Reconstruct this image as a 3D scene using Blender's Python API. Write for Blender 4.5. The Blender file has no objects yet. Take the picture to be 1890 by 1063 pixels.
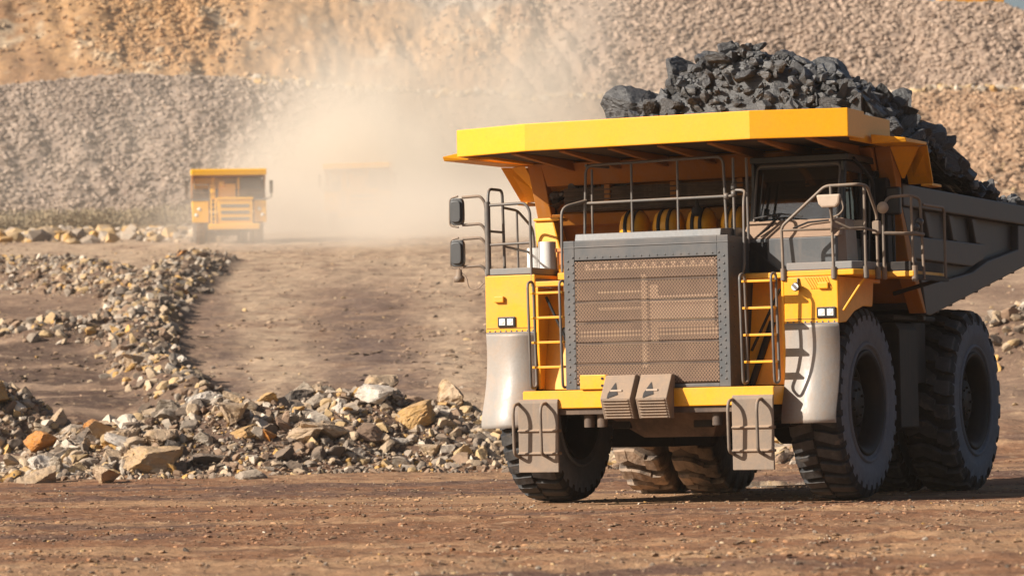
import bpy, bmesh, math, random
import numpy as np
from mathutils import Vector, Matrix
random.seed(7)
rng = np.random.default_rng(11)
S = bpy.context.scene
COL = S.collection
R_ = math.radians

# ------------------------------------------------------------------ camera, sky, sun, exposure
FPX, CAMH, HOR, ROLL = 6300.0, 1.34, 757.0, 0.020       # focal length and horizon row in pixels of the 1890 x 1063 photograph
PITCH = math.atan((HOR - 531.5) / FPX)
cF = np.array([0, math.cos(PITCH), math.sin(PITCH)])
_r = np.array([1.0, 0, 0]); _u = np.cross(_r, cF)
cR = _r * math.cos(ROLL) - _u * math.sin(ROLL)
cU = _u * math.cos(ROLL) + _r * math.sin(ROLL)
cam = bpy.data.cameras.new('camera')
cam.sensor_width = 36.0
cam.lens = 36.0 * FPX / 1890.0
cam.clip_start = 0.5
cam.clip_end = 5000
cam.dof.use_dof = True
cam.dof.focus_distance = 48.5
cam.dof.aperture_fstop = 2.5
camo = bpy.data.objects.new('camera', cam)
COL.objects.link(camo)
m = Matrix(((cR[0], cU[0], -cF[0], 0), (cR[1], cU[1], -cF[1], 0), (cR[2], cU[2], -cF[2], CAMH), (0, 0, 0, 1)))
camo.matrix_world = m
S.camera = camo

SUN_EL, SUN_AZ = R_(29), R_(248)                        # azimuth clockwise from +Y
w = bpy.data.worlds.new('World'); S.world = w; w.use_nodes = True
nt = w.node_tree; nt.nodes.clear()
sky = nt.nodes.new('ShaderNodeTexSky'); sky.sky_type = 'NISHITA'; sky.sun_disc = False
sky.sun_elevation = SUN_EL; sky.sun_rotation = SUN_AZ; sky.dust_density = 2.5; sky.air_density = 1.0
bg = nt.nodes.new('ShaderNodeBackground'); bg.inputs[1].default_value = 0.05
wo = nt.nodes.new('ShaderNodeOutputWorld')
nt.links.new(sky.outputs[0], bg.inputs[0]); nt.links.new(bg.outputs[0], wo.inputs[0])
sl = bpy.data.lights.new('sun', 'SUN'); sl.energy = 5.0; sl.angle = R_(0.5); sl.color = (1.0, 0.92, 0.81)
so = bpy.data.objects.new('sun', sl); COL.objects.link(so)
sd = Vector((math.sin(SUN_AZ) * math.cos(SUN_EL), math.cos(SUN_AZ) * math.cos(SUN_EL), math.sin(SUN_EL)))
so.rotation_euler = sd.to_track_quat('Z', 'Y').to_euler()
S.view_settings.view_transform = 'Standard'; S.view_settings.look = 'None'
S.view_settings.exposure = 0.74; S.view_settings.gamma = 1.0
S.view_settings.use_curve_mapping = False
S.cycles.use_denoising = True
S.cycles.max_bounces = 6; S.cycles.diffuse_bounces = 3; S.cycles.glossy_bounces = 3
S.cycles.transparent_max_bounces = 10; S.cycles.volume_bounces = 2
S.cycles.volume_max_steps = 64

# ------------------------------------------------------------------ helpers: tags, materials, mesh building
def tag(o, label=None, cat=None, group=None, kind=None):
    if label: o['label'] = label
    if cat: o['category'] = cat
    if group: o['group'] = group
    if kind: o['kind'] = kind
    return o

def empty(name, loc=(0, 0, 0), rz=0.0):
    o = bpy.data.objects.new(name, None); COL.objects.link(o)
    o.location = loc; o.rotation_euler = (0, 0, rz); o.empty_display_size = 0.3
    return o

def copy_tree(o, parent=None):
    c = o.copy(); COL.objects.link(c)
    if parent is not None: c.parent = parent
    for ch in list(o.children): copy_tree(ch, c)
    return c

class NT:
    def __init__(s, name):
        s.m = bpy.data.materials.new(name); s.m.use_nodes = True
        s.t = s.m.node_tree; s.t.nodes.clear()
        s.out = s.n('ShaderNodeOutputMaterial')
    def n(s, typ, **kw):
        nd = s.t.nodes.new(typ)
        for k, v in kw.items(): setattr(nd, k, v)
        return nd
    def l(s, a, b): s.t.links.new(a, b)
    def val(s, sock, v):
        if hasattr(v, 'links'): s.l(v, sock)
        else: sock.default_value = v
    def math(s, op, a, b=0.0, c=None, clamp=False):
        nd = s.n('ShaderNodeMath', operation=op, use_clamp=clamp)
        s.val(nd.inputs[0], a); s.val(nd.inputs[1], b)
        if c is not None: s.val(nd.inputs[2], c)
        return nd.outputs[0]
    def noise(s, vec, scale, detail=4.0, rough=0.6, dist=0.0):
        nd = s.n('ShaderNodeTexNoise'); s.l(vec, nd.inputs['Vector'])
        nd.inputs['Scale'].default_value = scale; nd.inputs['Detail'].default_value = detail
        nd.inputs['Roughness'].default_value = rough; nd.inputs['Distortion'].default_value = dist
        return nd.outputs[0]
    def voro(s, vec, scale, feat='F1', out='Distance'):
        nd = s.n('ShaderNodeTexVoronoi', feature=feat); s.l(vec, nd.inputs['Vector'])
        nd.inputs['Scale'].default_value = scale
        return nd.outputs[out]
    def ramp(s, v, a, b, lo=0.0, hi=1.0):
        nd = s.n('ShaderNodeMapRange', clamp=True)
        s.l(v, nd.inputs[0]); nd.inputs[1].default_value = a; nd.inputs[2].default_value = b
        nd.inputs[3].default_value = lo; nd.inputs[4].default_value = hi
        return nd.outputs[0]
    def mix(s, f, a, b, typ='MIX'):
        nd = s.n('ShaderNodeMix', data_type='RGBA', blend_type=typ)
        s.val(nd.inputs[0], f)
        for sock, v in ((nd.inputs[6], a), (nd.inputs[7], b)):
            s.val(sock, v if hasattr(v, 'links') else (*v[:3], 1.0))
        return nd.outputs[2]
    def co(s, which='Object'): return s.n('ShaderNodeTexCoord').outputs[which]
    def mapping(s, vec, scale):
        nd = s.n('ShaderNodeMapping'); s.l(vec, nd.inputs[0]); nd.inputs['Scale'].default_value = scale
        return nd.outputs[0]
    def bump(s, h, strength=0.3, dist=0.02):
        nd = s.n('ShaderNodeBump'); s.l(h, nd.inputs['Height'])
        nd.inputs['Strength'].default_value = strength; nd.inputs['Distance'].default_value = dist
        return nd.outputs[0]
    def bsdf(s, col, rough=0.6, metal=0.0, normal=None, spec=0.5):
        b = s.n('ShaderNodeBsdfPrincipled')
        s.val(b.inputs['Base Color'], col if hasattr(col, 'links') else (*col, 1.0))
        s.val(b.inputs['Roughness'], rough); b.inputs['Metallic'].default_value = metal
        b.inputs['Specular IOR Level'].default_value = spec
        if normal is not None: s.l(normal, b.inputs['Normal'])
        return b.outputs[0]
    def dusty(s, c, amount):
        """fine pale earth lying on the upward faces of a stone"""
        geo = s.n('ShaderNodeNewGeometry'); sp = s.n('ShaderNodeSeparateXYZ'); s.l(geo.outputs['Normal'], sp.inputs[0])
        up = s.ramp(sp.outputs[2], .1, .9, 0.0, amount)
        f = s.math('MULTIPLY', up, s.ramp(s.noise(s.co('Object'), 3.0, 5, .65), .3, .65, .3, 1.0))
        return s.mix(f, c, (.36, .25, .165))
    def done(s, sh): s.l(sh, s.out.inputs[0]); return s.m

DUST = (0.36, 0.24, 0.155)
def paint(name, col, rough=0.4, dust=0.45, spec=0.5, metal=0.0, bump=0.06, scale=1.0):
    """painted steel with patchy dust, streaks, scuffs, and dust settled on upward faces"""
    k = NT(name); v = k.co('Object')
    geo = k.n('ShaderNodeNewGeometry')
    sep = k.n('ShaderNodeSeparateXYZ'); k.l(geo.outputs['Normal'], sep.inputs[0])
    up = k.ramp(sep.outputs[2], 0.3, 0.95, 0.0, 0.75)
    n1 = k.ramp(k.noise(v, 1.7 * scale, 6, 0.68, 0.4), 0.42, 0.75, 0.0, 1.0)
    st = k.ramp(k.noise(k.mapping(v, (9 * scale, 9 * scale, 0.9 * scale)), 1.0, 4, 0.6), 0.5, 0.78, 0.0, 0.7)
    fine = k.noise(v, 26 * scale, 3, 0.6)
    f = k.math('MULTIPLY', k.math('MAXIMUM', n1, st), dust)
    f = k.math('ADD', f, k.math('MULTIPLY', up, min(1.0, dust * 1.5)))
    f = k.math('MULTIPLY', f, k.ramp(fine, 0.25, 0.7, 0.65, 1.1), clamp=True)
    shade = k.mix(k.ramp(fine, 0.3, 0.7, 0.0, 0.3), col, tuple(c * 0.68 for c in col))
    chip = k.ramp(k.noise(k.mapping(v, (1, 1, 1.6)), 11 * scale, 8, 0.75), 0.66, 0.70, 0.0, 0.75)
    shade = k.mix(chip, shade, tuple(c * 0.28 + 0.01 for c in col))
    c = k.mix(f, shade, DUST)
    r = k.ramp(f, 0, 1, rough, 0.92)
    return k.done(k.bsdf(c, r, metal, k.bump(k.noise(v, 14 * scale, 5, 0.6), bump, 0.02), spec))

M = {}
M['yellow'] = paint('yellow_paint', (0.86, 0.375, 0.005), 0.40, 0.26)
M['canopy_yellow'] = paint('canopy_yellow_paint', (0.88, 0.375, 0.003), 0.38, 0.10)
M['grey'] = paint('grey_paint', (0.082, 0.087, 0.093), 0.38, 0.26)
M['mat'] = paint('deck_grey', (0.21, 0.205, 0.20), 0.7, 0.25)
M['steel'] = paint('body_steel', (0.042, 0.042, 0.044), 0.5, 0.16, scale=0.8)
M['dark'] = paint('dark_steel', (0.014, 0.0145, 0.016), 0.6, 0.10, spec=0.25)
M['rimblack'] = paint('rim_black', (0.008, 0.008, 0.009), 0.6, 0.06, spec=0.3)
M['black'] = paint('black_plastic', (0.014, 0.014, 0.015), 0.4, 0.06)
M['rail'] = paint('rail_steel', (0.10, 0.095, 0.09), 0.42, 0.4)
M['railtan'] = paint('dusty_rail', (0.15, 0.12, 0.095), 0.5, 0.6)
M['tan'] = paint('dusty_plate', (0.22, 0.17, 0.13), 0.75, 0.75, bump=0.2, scale=1.6)
M['flap'] = paint('mud_flap', (0.30, 0.275, 0.25), 0.40, 0.75, spec=0.6, bump=0.14, scale=1.2)
M['bright_yellow'] = paint('clean_yellow_paint', (0.92, 0.47, 0.008), 0.4, 0.04)
M['wallpaint'] = paint('dirty_shaded_wall_paint', (0.42, 0.15, 0.012), 0.6, 0.5)  # truck yellow darkened: canopy shade put into the colour, along with dirt
M['grime_shade'] = paint('grimy_shaded_underside', (0.05, 0.032, 0.02), 0.75, 0.3)  # near-black colour carries the shade below the canopy as well as grime
M['cowl'] = paint('cab_cowl', (0.27, 0.18, 0.13), 0.3, 0.5)
M['guard'] = paint('under_guard', (0.06, 0.04, 0.03), 0.7, 0.5)
M['orange'] = paint('orange_pipe', (0.6, 0.17, 0.015), 0.5, 0.3)
M['white'] = paint('white_paint', (0.7, 0.68, 0.65), 0.5, 0.2)

def mat_rubber(name, mud):
    k = NT(name); v = k.co('Object')
    n1 = k.ramp(k.noise(v, 2.6, 6, 0.7, 0.5), 0.56 - 0.38 * mud, 0.78 - 0.25 * mud)
    n2 = k.noise(v, 18, 4, 0.65)
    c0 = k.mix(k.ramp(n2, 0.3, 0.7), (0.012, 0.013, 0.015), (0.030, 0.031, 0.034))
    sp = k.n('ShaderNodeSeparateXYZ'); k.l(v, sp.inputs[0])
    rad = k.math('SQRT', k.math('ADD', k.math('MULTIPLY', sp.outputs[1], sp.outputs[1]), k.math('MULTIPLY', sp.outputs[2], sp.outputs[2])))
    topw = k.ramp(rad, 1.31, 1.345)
    c0 = k.mix(k.math('MULTIPLY', topw, k.ramp(k.noise(v, 5, 4, .7), .3, .6, .35, 1.0)), c0, (0.075, 0.072, 0.070))  # lug tops lightened: dust wear, plus edge highlights painted into the colour
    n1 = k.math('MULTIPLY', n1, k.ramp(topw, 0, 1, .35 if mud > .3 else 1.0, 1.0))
    c = k.mix(k.math('MULTIPLY', n1, 0.35 + 0.6 * mud), c0, (0.46, 0.32, 0.215))
    return k.done(k.bsdf(c, 0.72, 0, k.bump(n2, 0.5, 0.012 + 0.03 * mud), 0.35))
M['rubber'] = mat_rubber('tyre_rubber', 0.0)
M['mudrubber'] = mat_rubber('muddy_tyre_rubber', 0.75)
def mat_sidewall():
    k = NT('tyre_sidewall'); v = k.co('Object')
    n2 = k.noise(v, 9, 6, 0.7)
    n1 = k.noise(v, 2.0, 4, 0.6)
    c = k.mix(k.ramp(n2, 0.3, 0.72), (0.105, 0.122, 0.150), (0.155, 0.168, 0.190))
    c = k.mix(k.ramp(n1, 0.5, 0.8, 0, 0.45), c, (0.17, 0.15, 0.135))
    return k.done(k.bsdf(c, 0.8, 0, k.bump(n2, 0.25, 0.01), 0.3))
M['sidewall'] = mat_sidewall()

def mat_grille():
    k = NT('perforated_grille'); v = k.co('Object')
    P = 0.046
    sep = k.n('ShaderNodeSeparateXYZ'); k.l(v, sep.inputs[0])
    def cell(ox, oz):
        fx = k.math('SUBTRACT', k.math('FRACT', k.math('DIVIDE', k.math('ADD', sep.outputs[0], 50 + ox), P)), 0.5)
        fz = k.math('SUBTRACT', k.math('FRACT', k.math('DIVIDE', k.math('ADD', sep.outputs[2], 50 + oz), P * 1.2)), 0.5)
        fz = k.math('MULTIPLY', fz, 1.2)
        return k.math('SQRT', k.math('ADD', k.math('MULTIPLY', fx, fx), k.math('MULTIPLY', fz, fz)))
    d = k.math('MINIMUM', cell(0, 0), cell(P / 2, P * 0.6))
    hole = k.ramp(d, 0.275, 0.315, 1.0, 0.0)
    n = k.noise(v, 3.0, 5, 0.65)
    c = k.mix(k.ramp(n, 0.3, 0.7), (0.28, 0.18, 0.12), (0.20, 0.13, 0.09))
    b = k.bsdf(c, 0.8)
    tr = k.n('ShaderNodeBsdfTransparent')
    mx = k.n('ShaderNodeMixShader'); k.l(hole, mx.inputs[0]); k.l(b, mx.inputs[1]); k.l(tr.outputs[0], mx.inputs[2])
    return k.done(mx.outputs[0])
M['grille'] = mat_grille()
M['core'] = paint('radiator_core', (0.09, 0.055, 0.04), 0.8, 0.2)
M['corebar'] = paint('radiator_bar', (0.62, 0.44, 0.29), 0.8, 0.3)

def mat_glass(name, tint, refl=1.0):
    k = NT(name)
    tr = k.n('ShaderNodeBsdfTransparent'); tr.inputs[0].default_value = (*tint, 1)
    gl = k.n('ShaderNodeBsdfGlossy'); gl.inputs['Roughness'].default_value = 0.04
    v = k.co('Object')
    k.l(k.mix(k.ramp(k.noise(v, 3, 4, 0.6), 0.4, 0.7), (0.95, 0.95, 0.95), (0.8, 0.74, 0.68)), gl.inputs[0])
    fr = k.n('ShaderNodeFresnel'); fr.inputs[0].default_value = 1.52
    f = k.math('ADD', k.math('MULTIPLY', fr.outputs[0], refl), 0.05, clamp=True)
    df = k.n('ShaderNodeBsdfDiffuse'); df.inputs[0].default_value = (0.35, 0.28, 0.22, 1)
    m0 = k.n('ShaderNodeMixShader'); m0.inputs[0].default_value = 0.03
    k.l(tr.outputs[0], m0.inputs[1]); k.l(df.outputs[0], m0.inputs[2])
    mx = k.n('ShaderNodeMixShader'); k.l(f, mx.inputs[0]); k.l(m0.outputs[0], mx.inputs[1]); k.l(gl.outputs[0], mx.inputs[2])
    return k.done(mx.outputs[0])
M['glass'] = mat_glass('cab_glass', (0.55, 0.6, 0.62))
def mat_plain(name, col, rough, metal=0.0):
    k = NT(name); v = k.co('Object')
    n = k.noise(v, 12, 3, 0.6)
    return k.done(k.bsdf(k.mix(k.ramp(n, 0.3, 0.7, 0, 0.4), col, tuple(c * 0.7 for c in col)), rough, metal))
M['lens'] = mat_plain('lamp_lens', (0.85, 0.83, 0.8), 0.15)
M['mirror'] = mat_plain('mirror_back', (0.06, 0.062, 0.065), 0.35)
M['mirrortan'] = mat_plain('mirror_back_dusty', (0.42, 0.32, 0.24), 0.6)
M['dash'] = mat_plain('dashboard_top', (0.34, 0.36, 0.39), 0.5)
M['seat'] = mat_plain('seat_fabric', (0.03, 0.03, 0.035), 0.9)
M['visor'] = mat_plain('visor_board', (0.30, 0.18, 0.10), 0.8)
M['red'] = mat_plain('red_lens', (0.4, 0.03, 0.01), 0.3)

class MB:
    def __init__(s): s.v = []; s.f = []; s.sm = []
    def add(s, vs, fs, smooth=False):
        o = len(s.v); s.v += [tuple(map(float, p)) for p in vs]
        for f in fs: s.f.append(tuple(i + o for i in f)); s.sm.append(smooth)
        return s
    def box(s, x0, x1, y0, y1, z0, z1):
        v = [(x, y, z) for z in (z0, z1) for y in (y0, y1) for x in (x0, x1)]
        return s.add(v, [(0, 2, 3, 1), (4, 5, 7, 6), (0, 1, 5, 4), (2, 6, 7, 3), (0, 4, 6, 2), (1, 3, 7, 5)])
    def hexa(s, p):
        """8 points: 4 of one end in order, 4 of the other"""
        return s.add(p, [(3, 2, 1, 0), (4, 5, 6, 7), (0, 1, 5, 4), (1, 2, 6, 5), (2, 3, 7, 6), (3, 0, 4, 7)])
    def prism(s, poly, ax, a, b):
        """poly in the two other axes (order x,y,z without ax), extruded from a to b"""
        def mk(p, t):
            if ax == 'x': return (t, p[0], p[1])
            if ax == 'y': return (p[0], t, p[1])
            return (p[0], p[1], t)
        n = len(poly); v = [mk(p, a) for p in poly] + [mk(p, b) for p in poly]
        f = [tuple(range(n)), tuple(range(2 * n - 1, n - 1, -1))]
        f += [(i, i + n, (i + 1) % n + n, (i + 1) % n) for i in range(n)]
        return s.add(v, f)
    def sheet(s, prof, ax, a, b, th):
        """an open profile line (in the two other axes) thickened by th and extruded"""
        up = []; dn = []
        for i, p in enumerate(prof):
            q0 = prof[max(0, i - 1)]; q1 = prof[min(len(prof) - 1, i + 1)]
            d = (q1[0] - q0[0], q1[1] - q0[1]); L = math.hypot(*d) or 1
            nx, ny = -d[1] / L * th, d[0] / L * th
            up.append(p); dn.append((p[0] + nx, p[1] + ny))
        return s.prism(up + dn[::-1], ax, a, b)
    def tube(s, pts, r, n=8, rad=0.0, caps=True, closed=False):
        P = [Vector(p) for p in pts]
        if rad > 0:
            Q = []
            rngi = range(len(P))
            for i in rngi:
                if not closed and i in (0, len(P) - 1): Q.append(P[i]); continue
                a, b, c = P[i - 1], P[i], P[(i + 1) % len(P)]
                d1 = (a - b); d2 = (c - b); l1, l2 = d1.length, d2.length
                t = min(rad, l1 * 0.45, l2 * 0.45)
                p1 = b + d1 / l1 * t; p2 = b + d2 / l2 * t
                for k in range(5):
                    u = k / 4; Q.append((p1 * (1 - u) + b * u) * (1 - u) + (b * (1 - u) + p2 * u) * u)
            P = Q
        N = len(P); vs = []; fs = []
        t0 = (P[1] - P[0]).normalized()
        nrm = t0.orthogonal().normalized()
        for i in range(N):
            if closed: t = (P[(i + 1) % N] - P[i - 1]).normalized()
            else: t = (P[min(N - 1, i + 1)] - P[max(0, i - 1)]).normalized()
            nrm = (nrm - t * nrm.dot(t)).normalized(); bn = t.cross(nrm)
            for k in range(n):
                a = 2 * math.pi * k / n; vs.append(P[i] + (nrm * math.cos(a) + bn * math.sin(a)) * r)
        for i in range(N if closed else N - 1):
            for k in range(n):
                j = (i + 1) % N
                fs.append((i * n + k, i * n + (k + 1) % n, j * n + (k + 1) % n, j * n + k))
        s.add(vs, fs, True)
        if caps and not closed:
            s.add([vs[k] for k in range(n)], [tuple(range(n - 1, -1, -1))])
            s.add([vs[(N - 1) * n + k] for k in range(n)], [tuple(range(n))])
        return s
    def lathe(s, prof, axis='x', c=(0, 0, 0), n=48, smooth=True):
        """prof = [(along axis, radius)]"""
        vs = []; fs = []
        for (t, r) in prof:
            for k in range(n):
                a = 2 * math.pi * k / n; p, q = r * math.cos(a), r * math.sin(a)
                d = {'x': (t, p, q), 'y': (q, t, p), 'z': (p, q, t)}[axis]
                vs.append((c[0] + d[0], c[1] + d[1], c[2] + d[2]))
        for i in range(len(prof) - 1):
            for k in range(n):
                fs.append((i * n + k, i * n + (k + 1) % n, (i + 1) * n + (k + 1) % n, (i + 1) * n + k))
        return s.add(vs, fs, smooth)
    def cyl(s, c, axis, h0, h1, r, n=20):
        s.lathe([(h0, 0.0005), (h0, r)], axis, c, n, False)
        s.lathe([(h0, r), (h1, r)], axis, c, n, True)
        return s.lathe([(h1, r), (h1, 0.0005)], axis, c, n, False)
    def build(s, name, mat, parent=None, bevel=0.0, fix=True):
        me = bpy.data.meshes.new(name); me.from_pydata(s.v, [], s.f)
        if fix:
            bm = bmesh.new(); bm.from_mesh(me)
            bm.faces.ensure_lookup_table()
            for i, fl in enumerate(s.sm): bm.faces[i].smooth = fl
            bmesh.ops.recalc_face_normals(bm, faces=bm.faces)
            bm.to_mesh(me); bm.free()
        me.materials.append(M[mat] if isinstance(mat, str) else mat)
        o = bpy.data.objects.new(name, me); COL.objects.link(o)
        if parent is not None: o.parent = parent
        if bevel > 0:
            b = o.modifiers.new('bevel', 'BEVEL'); b.width = bevel; b.segments = 2
            b.limit_method = 'ANGLE'; b.angle_limit = R_(50)
        return o

# ------------------------------------------------------------------ noise for the land
def _hash(ix, iy, seed):
    h = (ix.astype(np.int64) * 374761393 + iy.astype(np.int64) * 668265263 + seed * 974634777) & 0x7fffffff
    h = ((h ^ (h >> 13)) * 1274126177) & 0x7fffffff
    return ((h ^ (h >> 16)) & 0xffff) / 65535.0
def vnoise(x, y, seed=0):
    ix = np.floor(x); iy = np.floor(y); fx = x - ix; fy = y - iy
    fx = fx * fx * (3 - 2 * fx); fy = fy * fy * (3 - 2 * fy)
    a = _hash(ix, iy, seed); b = _hash(ix + 1, iy, seed); c = _hash(ix, iy + 1, seed); d = _hash(ix + 1, iy + 1, seed)
    return (a * (1 - fx) + b * fx) * (1 - fy) + (c * (1 - fx) + d * fx) * fy - 0.5
def fbm(x, y, f=1.0, octv=4, gain=0.5, seed=0):
    t = 0; a = 1.0
    for i in range(octv):
        t = t + a * vnoise(x * f + 17.3 * i, y * f - 9.1 * i, seed + i); f *= 2.03; a *= gain
    return t
def sstep(a, b, x):
    t = np.clip((x - a) / (b - a), 0, 1); return t * t * (3 - 2 * t)

# ------------------------------------------------------------------ the land
def ramp(y): return 0.081 * 4.0 * np.log1p(np.exp(np.clip((y - 73.0) / 4.0, -30, 30))) + np.where(y > 193, 0.081 * (y - 193), 0)
def px2x(px, y): return (px - 945.0) / FPX * y

def seg_dist(x, y, pts):
    """distance to a polyline of (x, y, half width, height) with the width and height there"""
    bd = np.full(np.shape(x), 1e9); bw = np.ones(np.shape(x)); bh = np.zeros(np.shape(x))
    for (x0, y0, w0, h0), (x1, y1, w1, h1) in zip(pts[:-1], pts[1:]):
        dx, dy = x1 - x0, y1 - y0
        t = np.clip(((x - x0) * dx + (y - y0) * dy) / (dx * dx + dy * dy), 0, 1)
        d = np.hypot(x - x0 - t * dx, y - y0 - t * dy)
        wt = w0 + (w1 - w0) * t; ht = h0 + (h1 - h0) * t
        k = d / wt < bd / bw
        bd = np.where(k, d, bd); bw = np.where(k, wt, bw); bh = np.where(k, ht, bh)
    return bd / bw, bh
def P(px, y, w_, h): return (px2x(px, y), y, w_, h)
PILE = [P(75, 70, 1.1, .15), P(150, 71, 2.0, .65), P(240, 72, 3.3, 1.05), P(420, 73, 4.2, 1.35), P(560, 73.5, 4.2, 1.4),
        P(700, 74, 4.2, 1.55), P(800, 74, 4, 1.2), P(900, 74, 3.6, .85), P(1010, 74, 3, .6), P(1200, 73, 2.5, .45), P(1500, 72, 2, .25)]
PILEB = [P(-120, 80, 2.6, 1.7), P(0, 80, 2.5, 1.4), P(75, 79.5, 1.6, .6)]
BERM = [P(470, 76, 2.4, .8), P(400, 84, 1.7, .6), P(330, 94, 1.6, .6), P(275, 106, 1.7, .65), P(245, 122, 2.1, .7), P(256, 140, 2.3, .8),
        P(290, 160, 2.6, .9), P(335, 182, 2.8, .9), P(375, 204, 2.6, .6)]
BERM2 = [P(240, 124, 2.2, .55), P(130, 120, 2.4, .65), P(20, 124, 2.2, .4)]
MOUND = [P(-40, 184, 6, 1.0), P(90, 182, 6, 1.1), P(200, 165, 4.5, 1.2), P(270, 158, 3.5, .8)]
RIDGE = [P(1790, 104, 2, .4), P(1870, 102, 3.2, 1.7), P(1990, 104, 4, 2.0)]
def heaps(x, y):
    """0..1 cover of loose rock and its height"""
    tot = np.zeros(np.shape(x)); cov = np.zeros(np.shape(x))
    for pts, ex in ((PILE, 1.0), (PILEB, 1.0), (BERM, .8), (BERM2, .8), (MOUND, .8), (RIDGE, .8)):
        d, h = seg_dist(x, y, pts)
        s = np.clip(1 - d, 0, 1); s = s * s * (3 - 2 * s)
        tot = np.maximum(tot, s * h); cov = np.maximum(cov, np.clip((1.05 - d) * 2.2, 0, 1))
    return tot, cov
def wall(x, y):
    yb = 291 - 14 * sstep(12, 40, x) + 3.0 * fbm(x, y * 0, .05, 3, .5, 31)
    zb = 32.3 - 2.2 * sstep(-30, 10, x) - .3 * sstep(10, 30, x) + .3 * fbm(x, y * 0, .08, 3, .5, 33)
    base = ramp(yb)
    t = np.clip((y - yb) / (313.0 - yb), 0, 1)
    z1 = base + (zb - base) * t
    y2 = 323 + 2.5 * fbm(x, y * 0, .06, 3, .5, 35)
    crest = 55 - (10.45 + .079 * x) * sstep(3, 12, x) - 1.2 * sstep(49.2, 51.5, x) + .25 * fbm(x, y * 0, .3, 3, .5, 36)
    up = zb + np.clip(y - y2, 0, None) * 0.72
    z2 = np.where(up < crest, up, crest - 0.004 * np.clip(y - y2 - (crest - zb) / .72, 0, None))
    z = np.where(y < 313, z1, np.maximum(z2, zb))
    return yb, np.where(y < yb, ramp(y), z)
def land(x, y, fine=True):
    x = np.asarray(x, float); y = np.asarray(y, float)
    yb, z = wall(x, y)
    hh, cov = heaps(x, y)
    onwall = sstep(0, 6, y - yb)
    z = z + hh
    if fine:
        near = 1 - sstep(60, 80, y)
        z = z + near * (.05 * fbm(x, y, .45, 4, .5, 1) * sstep(0, 1, 1) + .045 * fbm(x, y, 2.4, 4, .62, 2) + .05 * np.clip(fbm(x * .6, y, .7, 3, .55, 12) - .12, 0, 1) * (1 + 3 * fbm(x, y, 5, 2, .6, 13)))
        rut = np.abs(fbm(x, y, .25, 3, .5, 5))
        z = z + (1 - near) * (1 - onwall) * (.22 * fbm(x, y, .18, 4, .5, 3) + .13 * fbm(x, y, .9, 4, .6, 4))
        z = z + cov * .35 * fbm(x, y, .8, 3, .5, 6)
        z = z + .45 * np.clip(fbm(x * .35, y, .14, 4, .55, 15), -.2, .5) * sstep(80, 88, y) * (1 - sstep(120, 165, y)) * (1 - sstep(-11.5, -9, x - (y - 80) * -.02))
        z = z + onwall * (1 - .9 * sstep(333, 338, y) * sstep(4, 10, x)) * (1 - .65 * np.exp(-((y - 315) / 7) ** 2)) * (1.35 * fbm(x, y * .35, .11, 4, .5, 7) + .75 * fbm(x, y * .5, .55, 4, .55, 8) - .7 * np.clip(.12 - np.abs(fbm(x + .35 * y, y * .12, .16, 3, .5, 9)), 0, 1) * 6)
        # flat stand under the truck
        tr = np.hypot((x - 3.6) / 6.5, (y - 51.5) / 7.5)
        z = z * sstep(.75, 1.2, tr) - .02 * (1 - sstep(.75, 1.2, tr))
    return z
def hit(px, py, y0=24.0, y1=330.0):
    """where the sight line of a photo pixel first meets the land"""
    d = cF + cR * (px - 945) / FPX - cU * (py - 531.5) / FPX
    ys = np.arange(y0, y1, .1); t = ys / d[1]
    xs = t * d[0]; zs = CAMH + t * d[2]
    k = np.nonzero(zs <= land(xs, ys))[0]
    i = k[0] if len(k) else len(ys) - 1
    return xs[i], ys[i], zs[i]

def grid_mesh(name, xs, ys, mat):
    X, Y = np.meshgrid(xs, ys); Z = land(X, Y)
    nv = X.size; W_, H_ = len(xs), len(ys)
    me = bpy.data.meshes.new(name)
    me.vertices.add(nv)
    me.vertices.foreach_set('co', np.stack([X, Y, Z], -1).astype(np.float32).ravel())
    i = np.arange(H_ - 1)[:, None] * W_ + np.arange(W_ - 1)[None]
    q = np.stack([i, i + 1, i + 1 + W_, i + W_], -1).reshape(-1, 4)
    me.loops.add(q.size); me.loops.foreach_set('vertex_index', q.ravel().astype(np.int32))
    me.polygons.add(len(q)); me.polygons.foreach_set('loop_start', (np.arange(len(q)) * 4).astype(np.int32))
    me.polygons.foreach_set('use_smooth', np.ones(len(q), bool))
    me.update(); me.materials.append(mat)
    o = bpy.data.objects.new(name, me); COL.objects.link(o)
    return o, X, Y, Z
def lerp3(a, b, t): return a + (np.array(b) - a) * t[..., None]
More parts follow.
